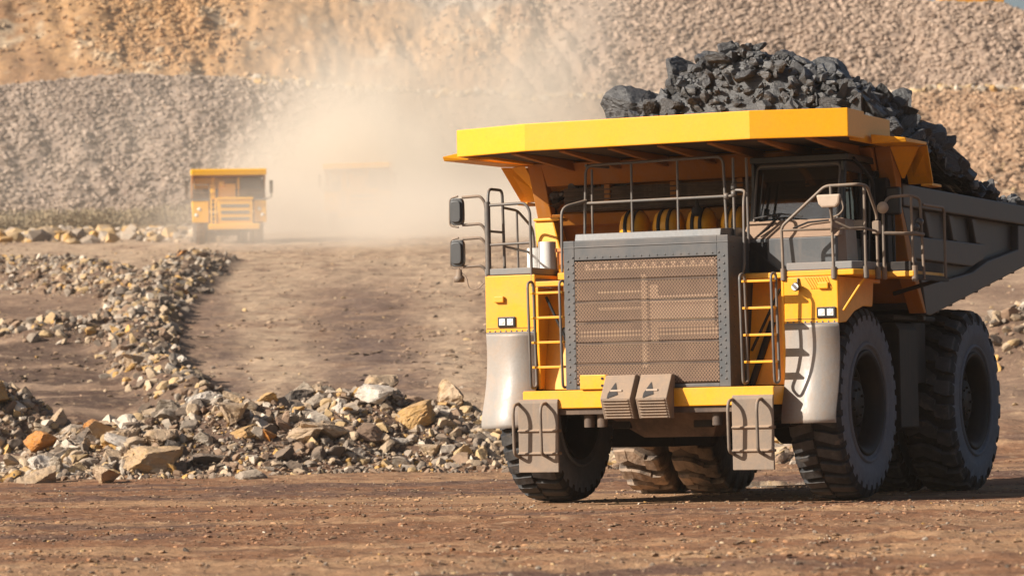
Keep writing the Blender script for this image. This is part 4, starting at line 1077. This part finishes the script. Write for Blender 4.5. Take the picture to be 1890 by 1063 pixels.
mb = MB(); mb.hexa([(-2.50, .1, 3.3), (-2.05, .1, 3.3), (-2.05, .5, 3.3), (-2.50, .5, 3.3), (-2.62, .2, 4.12), (-2.30, .2, 4.12), (-2.30, .5, 4.12), (-2.62, .5, 4.12)]); mb.box(-2.62, -2.18, .16, .48, 4.122, 4.17)
mb.build('air_cleaner', 'yellow', truck, .03)
mb = MB(); mb.cyl((-2.28, -.10, 0), 'z', 3.38, 3.80, .13, 18); mb.cyl((-2.52, -.02, 0), 'z', 3.38, 3.72, .11, 18); mb.build('filter_canister', 'white', truck, .01)

# side tank and panels between the wheels
mb = MB(); mb.prism([(1.75, .92), (1.75, 2.42), (1.85, 2.50), (2.50, 2.50), (2.56, 2.40), (2.56, .98), (2.48, .92)], 'y', 1.55, 2.40); mb.box(1.9, 2.50, 1.52, 1.548, 1.1, 1.14)
mb.build('fuel_tank', 'dark', truck, .02)
mb = MB(); mb.box(1.75, 2.46, 2.42, 3.12, 1.62, 2.52); mb.box(1.2, 2.5, 1.5, 3.5, 2.54, 2.62); mb.build('side_box', 'dark', truck, .02)
mb = MB(); mb.box(-2.5, -1.0, 1.55, 3.10, .75, 2.5); mb.build('hydraulic_tank', 'dark', truck, .02)  # tank enlarged to block sunlight reaching the inner right wheels

# dump body
body = MB()
Zt = 4.46
for sg in (-1, 1):
    def ex(poly, a, b, m_=body): m_.prism(poly, 'x', sg * a, sg * b)
    ex([(1.02, 4.40), (8.2, 4.38), (8.2, 3.68), (2.2, 2.66), (2.05, 2.70), (1.45, 3.45)], 2.62, 2.70)                       # skin
    ex([(.98, 4.16), (.95, Zt + .02), (8.22, Zt - .02), (8.22, 4.14)], 2.60, 2.86)                                           # top rail
    ex([(2.02, 2.62), (2.20, 2.60), (8.22, 3.64), (8.22, 4.13), (6.95, 4.13), (6.92, 3.74), (5.20, 3.50), (4.38, 3.30), (2.75, 3.12), (1.88, 3.06)], 2.701, 2.83)
    ex([(1.36, 3.75), (5.16, 3.755), (5.02, 3.52), (4.40, 3.39), (1.62, 3.42)], 2.701, 2.822)
    ex([(1.02, 4.155), (1.36, 4.155), (1.60, 3.76), (1.62, 3.425), (2.05, 3.06), (1.86, 3.07), (1.47, 3.42), (1.30, 3.70)], 2.701, 2.826)
    for a in (2.15, 3.34, 4.52):
        ex([(a, 4.135), (a + .22, 4.135), (a + .42, 3.757), (a + .20, 3.757)], 2.701, 2.80)
for k_ in range(8): body.box(-2.6, 2.6, 2.6 + k_ * .68, 2.6 + k_ * .68 + .12, 2.55 + k_ * .118, 2.72 + k_ * .118)
body.hexa([(-2.62, 2.05, 2.70), (2.62, 2.05, 2.70), (2.62, 8.2, 3.76), (-2.62, 8.2, 3.76), (-2.62, 2.05, 2.80), (2.62, 2.05, 2.80), (2.62, 8.2, 3.86), (-2.62, 8.2, 3.86)])
bodyo = body.build('dump_body', 'steel', truck, .02)
# yellow front wall with stiffeners
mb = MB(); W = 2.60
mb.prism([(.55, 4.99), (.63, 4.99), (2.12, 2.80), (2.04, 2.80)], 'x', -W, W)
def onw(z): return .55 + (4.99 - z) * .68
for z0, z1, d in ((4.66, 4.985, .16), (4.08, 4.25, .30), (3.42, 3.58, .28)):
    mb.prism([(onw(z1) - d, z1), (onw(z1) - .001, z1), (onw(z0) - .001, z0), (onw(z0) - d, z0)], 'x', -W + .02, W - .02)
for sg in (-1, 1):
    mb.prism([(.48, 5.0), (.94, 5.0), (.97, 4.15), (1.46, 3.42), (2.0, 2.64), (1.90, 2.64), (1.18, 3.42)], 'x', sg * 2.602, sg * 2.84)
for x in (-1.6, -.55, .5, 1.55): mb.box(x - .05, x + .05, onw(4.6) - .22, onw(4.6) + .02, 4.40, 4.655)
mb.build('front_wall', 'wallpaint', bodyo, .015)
mb = MB(); mb.box(-2.3, 2.3, .62, .70, 4.27, 4.62); 
for q in range(5): mb.box(-2.3, 2.3, .57, .62, 4.29 + q * .07, 4.31 + q * .07)
mb.build('front_screen', 'guard', bodyo)
# canopy
can = MB()
def lip(pts, z0, z1, th):
    for (xa, ya), (xb, yb) in zip(pts[:-1], pts[1:]):
        d = Vector((xb - xa, yb - ya, 0)).normalized(); n = Vector((-d.y, d.x, 0)) * th
        if n.y < 0 and abs(d.x) > .3: n = -n
        can.hexa([(xa, ya, z0), (xb, yb, z0), (xb + n.x, yb + n.y, z0), (xa + n.x, ya + n.y, z0), (xa, ya, z1), (xb, yb, z1), (xb + n.x, yb + n.y, z1), (xa + n.x, ya + n.y, z1)])
can.prism([(-2.93, -1.68), (-1.695, -2.08), (1.675, -2.08), (2.93, -1.68), (2.93, -1.03), (2.77, -.99), (2.77, .59), (-2.77, .59), (-2.77, -.99), (-2.93, -1.03)], 'z', 5.03, 5.10)
out = [(-2.96, -1.70), (-1.70, -2.11), (1.68, -2.11), (2.96, -1.70), (2.96, -1.0), (2.80, -.96), (2.80, .62), (-2.80, .62), (-2.80, -.96), (-2.96, -1.0)]
inn = [(-2.90, -1.66), (-1.69, -2.05), (1.67, -2.05), (2.90, -1.66), (2.90, -1.06), (2.74, -1.02), (2.74, .56), (-2.74, .56), (-2.74, -1.02), (-2.90, -1.06)]
n_ = len(out); vs = [(x, y, 4.985) for x, y in out] + [(x, y, 5.375) for x, y in out] + [(x, y, 4.985) for x, y in inn] + [(x, y, 5.375) for x, y in inn]
fs = []
for i in range(n_):
    j = (i + 1) % n_
    if i == 6: pass
    fs += [(i, j, n_ + j, n_ + i), (2 * n_ + j, 2 * n_ + i, 3 * n_ + i, 3 * n_ + j), (i, 2 * n_ + i, 2 * n_ + j, j), (n_ + j, 3 * n_ + j, 3 * n_ + i, n_ + i)]
can.add(vs, fs)
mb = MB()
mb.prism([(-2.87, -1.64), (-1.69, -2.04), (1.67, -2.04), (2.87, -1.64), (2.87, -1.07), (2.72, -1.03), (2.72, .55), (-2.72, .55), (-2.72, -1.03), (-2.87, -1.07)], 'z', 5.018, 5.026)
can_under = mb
rib = MB()
for x in (-2.1, -1.35, -.6, .15, .9, 1.65, 2.35): rib.prism([(-1.62, 4.985), (-1.62, 5.015), (.5, 5.015), (.5, 4.86)], 'x', x - .045, x + .045)
cano = can.build('canopy', 'canopy_yellow', bodyo, .012)
can_under.build('underside_sheet', 'grime_shade', cano); rib.build('underside_rib', 'wallpaint', cano, .008)  # added dark sheet and browned ribs paint in the canopy's shade
for sg, yf_ in ((-1, -1.35), (1, -.42)):                                                # spill guards at the canopy sides
    mb = MB(); X0, X1 = sg * 2.962, sg * 3.36; X00 = sg * 2.85
    mb.hexa([(X0 if yf_ < -1 else X00, yf_, 5.10), (X1, yf_, 5.03), (X1, yf_ + .05, 4.97), (X0 if yf_ < -1 else X00, yf_ + .05, 4.97), (X00, .95, 5.10), (sg * 3.34, .62, 5.03), (sg * 3.34, .62, 4.99), (X00, .95, 4.99)])
    mb.hexa([(X00, 1.0, 4.985), (sg * 3.34, .62, 4.985), (sg * 3.34, .66, 4.985), (X00, 1.05, 4.985), (X00, 1.25, 4.48), (sg * 3.25, 1.15, 4.48), (sg * 3.25, 1.19, 4.48), (X00, 1.3, 4.48)])
    mb.hexa([(sg * 3.10, 1.05, 4.475), (sg * 3.27, 1.05, 4.475), (sg * 3.27, 1.5, 4.475), (sg * 3.10, 1.5, 4.475), (sg * 3.10, 1.05, 4.435), (sg * 3.27, 1.05, 4.435), (sg * 3.27, 1.5, 4.435), (sg * 3.10, 1.5, 4.435)])
    mb.add([(X00, .42, 4.98), (X00, .95, 4.55), (sg * 3.2, .68, 4.98), (X00 + sg * .03, .46, 4.98), (X00 + sg * .03, .99, 4.55), (sg * 3.2, .72, 4.98)], [(0, 1, 2), (5, 4, 3), (0, 3, 4, 1), (1, 4, 5, 2), (2, 5, 3, 0)])
    mb.build('spill_guard', 'yellow', bodyo, .008)

# ------------------------------------------------------------------ coal load
def mat_coal():
    k = NT('coal'); v = k.co('Object'); oi = k.n('ShaderNodeObjectInfo')
    n = k.noise(v, 2.5, 7, .7, .4); n2 = k.noise(k.mapping(v, (1, 1, 6)), 2.5, 5, .7)
    c = k.mix(k.ramp(n, .3, .7), (.028, .028, .03), (.095, .093, .092))
    c = k.mix(k.ramp(n2, .5, .75, 0, .6), c, (.21, .205, .195))
    c = k.mix(k.ramp(oi.outputs['Random'], .3, 1, 0, .35), c, (.15, .14, .135))
    return k.done(k.bsdf(c, k.ramp(n, .3, .7, .24, .52), 0, k.bump(k.math('ADD', n, k.math('MULTIPLY', n2, .6)), .6, .12), .5))
M['coal'] = mat_coal()
def coal_h(x, y):
    gy_ = sstep(.2, 1.5, y) * (1 - .96 * sstep(3.0, 7.7, y))
    return 4.42 + 2.05 * np.clip(1 - np.where(np.asarray(x) < .25, np.abs((np.asarray(x) - .3) / 2.8), np.abs((np.asarray(x) - .25) / 2.95)) ** 2, 0, 1) * gy_ + .26 * fbm(np.asarray(x), np.asarray(y), 1.3, 4, .6, 71)
cs, sn = math.cos(TH), math.sin(TH)
def t2w(p): return (2.644 + p[0] * cs + p[1] * sn, 49.28 - p[0] * sn + p[1] * cs, p[2])
mb = MB(); nx, ny = 40, 60
xs = np.linspace(-2.58, 2.58, nx); ys = np.linspace(.62, 8.1, ny); XX, YY = np.meshgrid(xs, ys); ZZ = coal_h(XX, YY) - .12
ZZ = np.maximum(ZZ, 4.1)
mb.add([t2w((XX[j, i], YY[j, i], ZZ[j, i])) for j in range(ny) for i in range(nx)], [(j * nx + i, j * nx + i + 1, (j + 1) * nx + i + 1, (j + 1) * nx + i) for j in range(ny - 1) for i in range(nx - 1)])
tag(mb.build('coal_heap', 'coal', None, fix=False), 'fine black coal filling the bed of the near haul truck', 'coal', kind='stuff')
CM = [stone_mesh('coal_lump', stone(4, 700 + i, 10, .30, .68, .03, ((1, .8, .6), (1, .7, .45), (1, .9, .75))[i % 3]), M['coal']) for i in range(9)]
def lump(x, y, dz, r, sq, rot, label, v_=0, group=None):
    o = bpy.data.objects.new('coal_lump', CM[v_ % 9]); COL.objects.link(o)
    o.location = t2w((x, y, float(coal_h(x, y)) + dz)); o.scale = (r, r * .85, r * sq); o.rotation_euler = (rot[0], rot[1], rot[2] - TH)
    return tag(o, label, 'coal lump', group)
lump(-2.02, 3.0, 1.0, .58, 1.15, (.1, -.15, .5), 'huge smooth black coal block standing apart at the left end of the load', 2)
lump(-.40, 2.6, .14, .52, .70, (.1, .25, .2), 'long flat coal slab lying on the very top of the load, left one', 3)
lump(.62, 2.6, .16, .38, .85, (.1, -.2, 1.8), 'blocky coal lump on the very top of the load, right one', 2)
lump(-.95, 2.3, .15, .36, .95, (.2, .1, .3), 'rounded coal lump on the left shoulder of the load', 5)
lump(1.25, 2.7, .12, .36, .8, (.2, .5, .3), 'dark coal lump on the right shoulder of the load just below the top', 6)
lump(2.3, 4.9, .12, .42, .8, (.2, .6, .4), 'big jagged coal lump leaning out over the side rail of the bed', 4)
lump(2.35, 5.55, .05, .32, .9, (.2, .2, 1.4), 'round-ended coal lump on the side rail, rearmost of the big ones', 8)
lump(2.3, 3.9, .1, .34, .8, (.5, .3, .9), 'coal lump above the side rail just behind the canopy side', 7)
g = np.random.default_rng(77)
for i in range(270):
    x = g.uniform(-2.45, 2.55) if i < 210 else g.uniform(1.7, 2.6); y = .9 + 6.3 * g.random() ** 1.15
    r = .11 + .24 * g.random() ** 2
    lump(x, y, r * .2, r, g.uniform(.6, .95), (g.uniform(-1, 1), g.uniform(-1, 1), g.uniform(0, 6.3)), 'angular black coal lump in the heaped load of the near truck', int(g.integers(0, 9)), 'coal lumps heaped in the truck bed')
n = 9000; x = g.uniform(-2.56, 2.62, n); y = g.uniform(.65, 7.9, n); sz = .02 + .11 * g.random(n) ** 2.6
z = coal_h(x, y) + sz * .1 - .02
wp = np.stack([2.644 + x * cs + y * sn, 49.28 - x * sn + y * cs, z], -1)
tag(scatter('coal_pieces', [stone(3, 760 + i, 8, .26, .64, .015, (1, .75, .45)) for i in range(6)], wp, sz, np.full((n, 3), .08), M['coal'], g, .9), 'small coal pieces between the larger lumps of the load', 'coal', kind='stuff')

# ------------------------------------------------------------------ far trucks
def far_truck(name, loc, rz, label):
    t = empty(name, loc, rz); tag(t, label, 'haul truck', 'trucks far up the haul road')
    mb = MB(); mb.prism([(-2.0, 4.78), (-2.05, 5.15), (-1.95, 5.22), (.6, 5.32), (.6, 5.0), (-1.9, 4.78)], 'x', -2.65, 2.65); cn = mb.build('canopy', 'bright_yellow', t, .02)
    mb = MB(); mb.box(-2.5, 2.5, -1.8, .5, 4.74, 4.776); mb.build('underside_sheet', 'wallpaint', cn)  # darkened paint stands in for the shade below this canopy
    for sg in (-1, 1):
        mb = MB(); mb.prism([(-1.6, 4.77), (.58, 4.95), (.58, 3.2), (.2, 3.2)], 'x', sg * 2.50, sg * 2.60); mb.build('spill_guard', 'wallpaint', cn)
    mb = MB(); mb.prism([(.62, 5.1), (7.2, 4.5), (7.4, 3.5), (2.0, 2.5), (.9, 3.3)], 'x', -2.45, 2.45)
    for k_ in range(5):
        for sg in (-1, 1): mb.prism([(1.6 + k_, 4.7), (1.75 + k_, 4.7), (2.1 + k_, 3.0 + .15 * k_), (1.95 + k_, 3.0 + .15 * k_)], 'x', sg * 2.451, sg * 2.58)
    mb.build('dump_body', 'tan', t, .02)
    mb = MB(); mb.prism([(.3, 4.95), (.5, 4.95), (1.5, 3.0), (1.3, 3.0)], 'x', -2.4, 2.4); mb.prism([(.0, 4.72), (.28, 4.72), (.4, 4.4), (.3, 4.4)], 'x', -2.4, 2.4); mb.build('front_wall', 'bright_yellow', t, .02)
    mb = MB(); mb.box(.80, 2.38, -.7, .5, 3.1, 4.66); mb.box(.78, 2.40, -.92, -.701, 3.1, 3.86); cb = mb.build('cab', 'railtan', t, .03)
    mb = MB(); mb.hexa([(.86, -.90, 3.87), (2.32, -.90, 3.87), (2.32, -.72, 3.87), (.86, -.72, 3.87), (.86, -.78, 4.58), (2.32, -.78, 4.58), (2.32, -.72, 4.58), (.86, -.72, 4.58)]); mb.build('windscreen', 'mat', cb)
    mb = MB(); mb.box(.62, .77, -.95, -.5, 3.1, 4.66); mb.build('cab_pillar', 'bright_yellow', cb)
    mb = MB(); mb.box(-1.30, -.95, -1.1, -.5, 3.1, 4.2); mb.box(-1.22, -1.02, -.9, -.6, 4.2, 4.7); mb.build('air_cleaner', 'bright_yellow', t, .05)
    mb = MB(); mb.box(-.75, .50, -.9, .2, 3.1, 4.25); mb.lathe([(4.0, .001), (4.0, .22), (4.4, .22), (4.45, .001)], 'z', (-.5, -1.0, 0), 14); mb.build('engine_hood', 'bright_yellow', t, .06)
    mb = MB(); mb.box(-.85, 1.65, -1.70, -.95, 1.35, 3.05); mb.box(-.9, 1.7, -1.78, -.95, 3.05, 3.22); gr = mb.build('grille_box', 'bright_yellow', t, .03)
    for q in range(3):
        mb = MB(); mb.box(-.60, 1.40, -1.73, -1.702, 1.58 + q * .46, 1.80 + q * .46)
        for e in range(4): mb.box(-.60, 1.40, -1.745, -1.731, 1.60 + q * .46 + e * .055, 1.615 + q * .46 + e * .055)
        mb.build('grille_slot', 'mat', gr)
    for sg in (-1, 1):
        mb = MB(); xa, xb = (1.75, 2.62) if sg > 0 else (-2.62, -1.45)
        mb.prism([(-1.5, 1.45), (-1.5, 3.02), (.4, 3.02), (.4, 2.6), (-.9, 2.5), (-1.35, 1.45)], 'x', xa, xb); fd = mb.build('front_fender', 'bright_yellow', t, .05)
        mb = MB(); mb.box(xa - .05, xb + .05, -1.55, .4, 3.025, 3.12); mb.build('deck_mat', 'mat', fd)
        for dx, dz in ((0, 0), (.22, -.42)):
            mb = MB(); mb.lathe([(-1.56, .001), (-1.54, .10), (-1.501, .13)], 'y', (sg * 2.12 + dx * sg, 0, 2.40 + dz), 14); mb.build('headlight', 'lens', fd)
    mb = MB(); mb.tube([(-1.28, -1.6, 3.1), (-1.28, -1.8, 1.0)], .05); mb.tube([(-.98, -1.6, 3.1), (-.98, -1.8, 1.0)], .05)
    for q in range(6): mb.box(-1.28, -.98, -1.82 + q * .03, -1.74 + q * .03, 1.15 + q * .34, 1.21 + q * .34)
    mb.build('ladder', 'bright_yellow', t)
    mb = MB(); mb.prism([(-1.95, .95), (-1.95, 1.28), (-1.85, 1.34), (-1.3, 1.34), (-1.3, .95)], 'x', -1.5, 2.1); mb.build('front_bumper', 'bright_yellow', t, .03)
    mb = MB(); mb.box(-.8, .8, -1.2, 6.2, .9, 1.5); mb.box(-2.2, 2.2, 2.0, 3.0, 1.0, 2.3); mb.build('chassis', 'guard', t)
    for q in ([(-2.55, -1.4, 3.0), (-2.55, -1.4, 4.15), (-1.4, -1.4, 4.15), (-1.4, -1.4, 3.0)], [(.7, -1.4, 3.2), (.7, -1.4, 3.75), (2.55, -1.4, 3.75), (2.55, -1.4, 3.0)]):
        mb = MB(); mb.tube(q, .04); mb.tube([(q[0][0], -1.4, 3.55), (q[2][0], -1.4, 3.55)], .035); mb.build('handrail', 'railtan', t)
    for sg in (-1, 1): mb = MB(); mb.tube([(sg * 2.5, -1.4, 3.1), (sg * 3.0, -1.4, 3.2), (sg * 3.0, -1.4, 4.4)], .05); mb.box(sg * 3.0 - .12, sg * 3.0 + .12, -1.45, -1.35, 3.5, 4.4); mb.build('side_mirror', 'railtan', t)
    for x, y in ((2.05, 0), (-2.05, 0), (2.05, 4.2), (1.15, 4.2), (-2.05, 4.2), (-1.15, 4.2)):
        w_ = rim_mesh(out=1 if x > 0 else -1).build('wheel', 'guard', t); w_.location = (x, y, 1.15); w_.scale = (.9, .85, .85)
        TY['f'].build('tyre', 'mudrubber', w_)
    return t
x, y = px2x(424, 236), 236.0
f1 = far_truck('haul_truck', (x, y, float(land(x, y)) + .02), R_(7), 'yellow haul truck driving down the road towards us ahead of the dust cloud')
f1.scale = (.97, .97, .97); f2 = copy_tree(f1); x, y = px2x(668, 261.5), 261.5
f2.location = (x, y, float(land(x, y)) + .1); f2.rotation_euler.z = R_(-6)
f2['label'] = 'pale ghostly haul truck almost hidden inside the dust cloud'

# yellow machine on the crest at top right, only its lower edge shows
x, y = px2x(1800, 350), 350.0; z = float(land(x, y)); ld = empty('wheel_loader', (x, y, z), R_(8)); tag(ld, 'yellow wheel loader on the crest at the top right edge', 'wheel loader')
mb = MB(); mb.prism([(-3.2, 1.0), (3.4, 1.0), (3.6, 2.3), (1.2, 2.6), (-3.0, 2.3)], 'y', -1.2, 1.2); mb.build('loader_body', 'yellow', ld, .05)
mb = MB(); mb.prism([(-.6, 2.62), (1.0, 2.62), (.9, 3.7), (-.5, 3.7)], 'y', -.8, .8); mb.build('cab', 'mirror', ld, .05)
mb = MB(); mb.prism([(-5.6, .25), (-4.2, .25), (-3.9, 1.5), (-4.4, 1.6), (-4.6, .6), (-5.6, .45)], 'y', -1.5, 1.5); mb.tube([(-4.1, -.7, .9), (-2.4, -.7, 2.0)], .18); mb.tube([(-4.1, .7, .9), (-2.4, .7, 2.0)], .18); mb.build('bucket', 'yellow', ld, .03)
for wx in (-2.0, 2.0):
    for wy in (-1.25, 1.25):
        mb = MB(); mb.lathe([(-.3, .3), (-.3, .75), (-.22, .85), (.22, .85), (.3, .75), (.3, .3)], 'y', (wx, wy, .85), 24); mb.cyl((wx, wy, .85), 'y', -.25, .25, .4, 16); mb.build('wheel', 'rubber', ld)

# ------------------------------------------------------------------ dust in the air
def mat_dust(blobs):
    k = NT('road_dust'); v = k.co('Object'); tot = None
    nz = k.ramp(k.noise(v, .11, 4, .6, .5), .34, .68, .12, 1.35)
    for c, r, den in blobs:
        nd = k.n('ShaderNodeVectorMath', operation='SUBTRACT'); k.l(v, nd.inputs[0]); nd.inputs[1].default_value = c
        n2 = k.n('ShaderNodeVectorMath', operation='DIVIDE'); k.l(nd.outputs[0], n2.inputs[0]); n2.inputs[1].default_value = r
        ln = k.n('ShaderNodeVectorMath', operation='LENGTH'); k.l(n2.outputs[0], ln.inputs[0])
        d = k.ramp(ln.outputs['Value'], 0.15, 1.0, 1.0, 0.0); d = k.math('MULTIPLY', k.math('POWER', d, 1.6), den)
        tot = d if tot is None else k.math('ADD', tot, d)
    vs_ = k.n('ShaderNodeVolumePrincipled'); vs_.inputs['Color'].default_value = (.985, .91, .80, 1); vs_.inputs['Anisotropy'].default_value = .15
    k.l(k.math('MULTIPLY', tot, nz), vs_.inputs['Density'])
    k.l(vs_.outputs[0], k.out.inputs['Volume']); return k.m
M['dust'] = mat_dust([((-11.0, 261, 18.0), (14, 17, 8.5), .38), ((-5, 268, 21), (21, 17, 12), .19), ((-4, 272, 28), (26, 18, 15), .085), ((6, 256, 17.5), (15, 16, 7), .13), ((1, 240, 15), (13, 15, 4), .10), ((-28, 272, 22), (30, 18, 15), .018), ((-9, 232, 14.0), (19, 34, 5), .12)])
mb = MB(); mb.box(-60, 26, 198, 292, 8, 44); tag(mb.build('dust_cloud', M['dust']), 'pale cloud of road dust rolling behind the far haul truck', 'dust', kind='stuff')
k = NT('air'); hv = k.n('ShaderNodeVolumePrincipled'); hv.inputs['Color'].default_value = (.95, .86, .74, 1); hv.inputs['Density'].default_value = .0002; hv.inputs['Anisotropy'].default_value = .2
k.l(hv.outputs[0], k.out.inputs['Volume']); M['air'] = k.m
mb = MB(); mb.box(-160, 164, -6, 660, -4, 75); tag(mb.build('haze', M['air']), 'thin warm haze over the whole quarry', 'haze', kind='stuff')
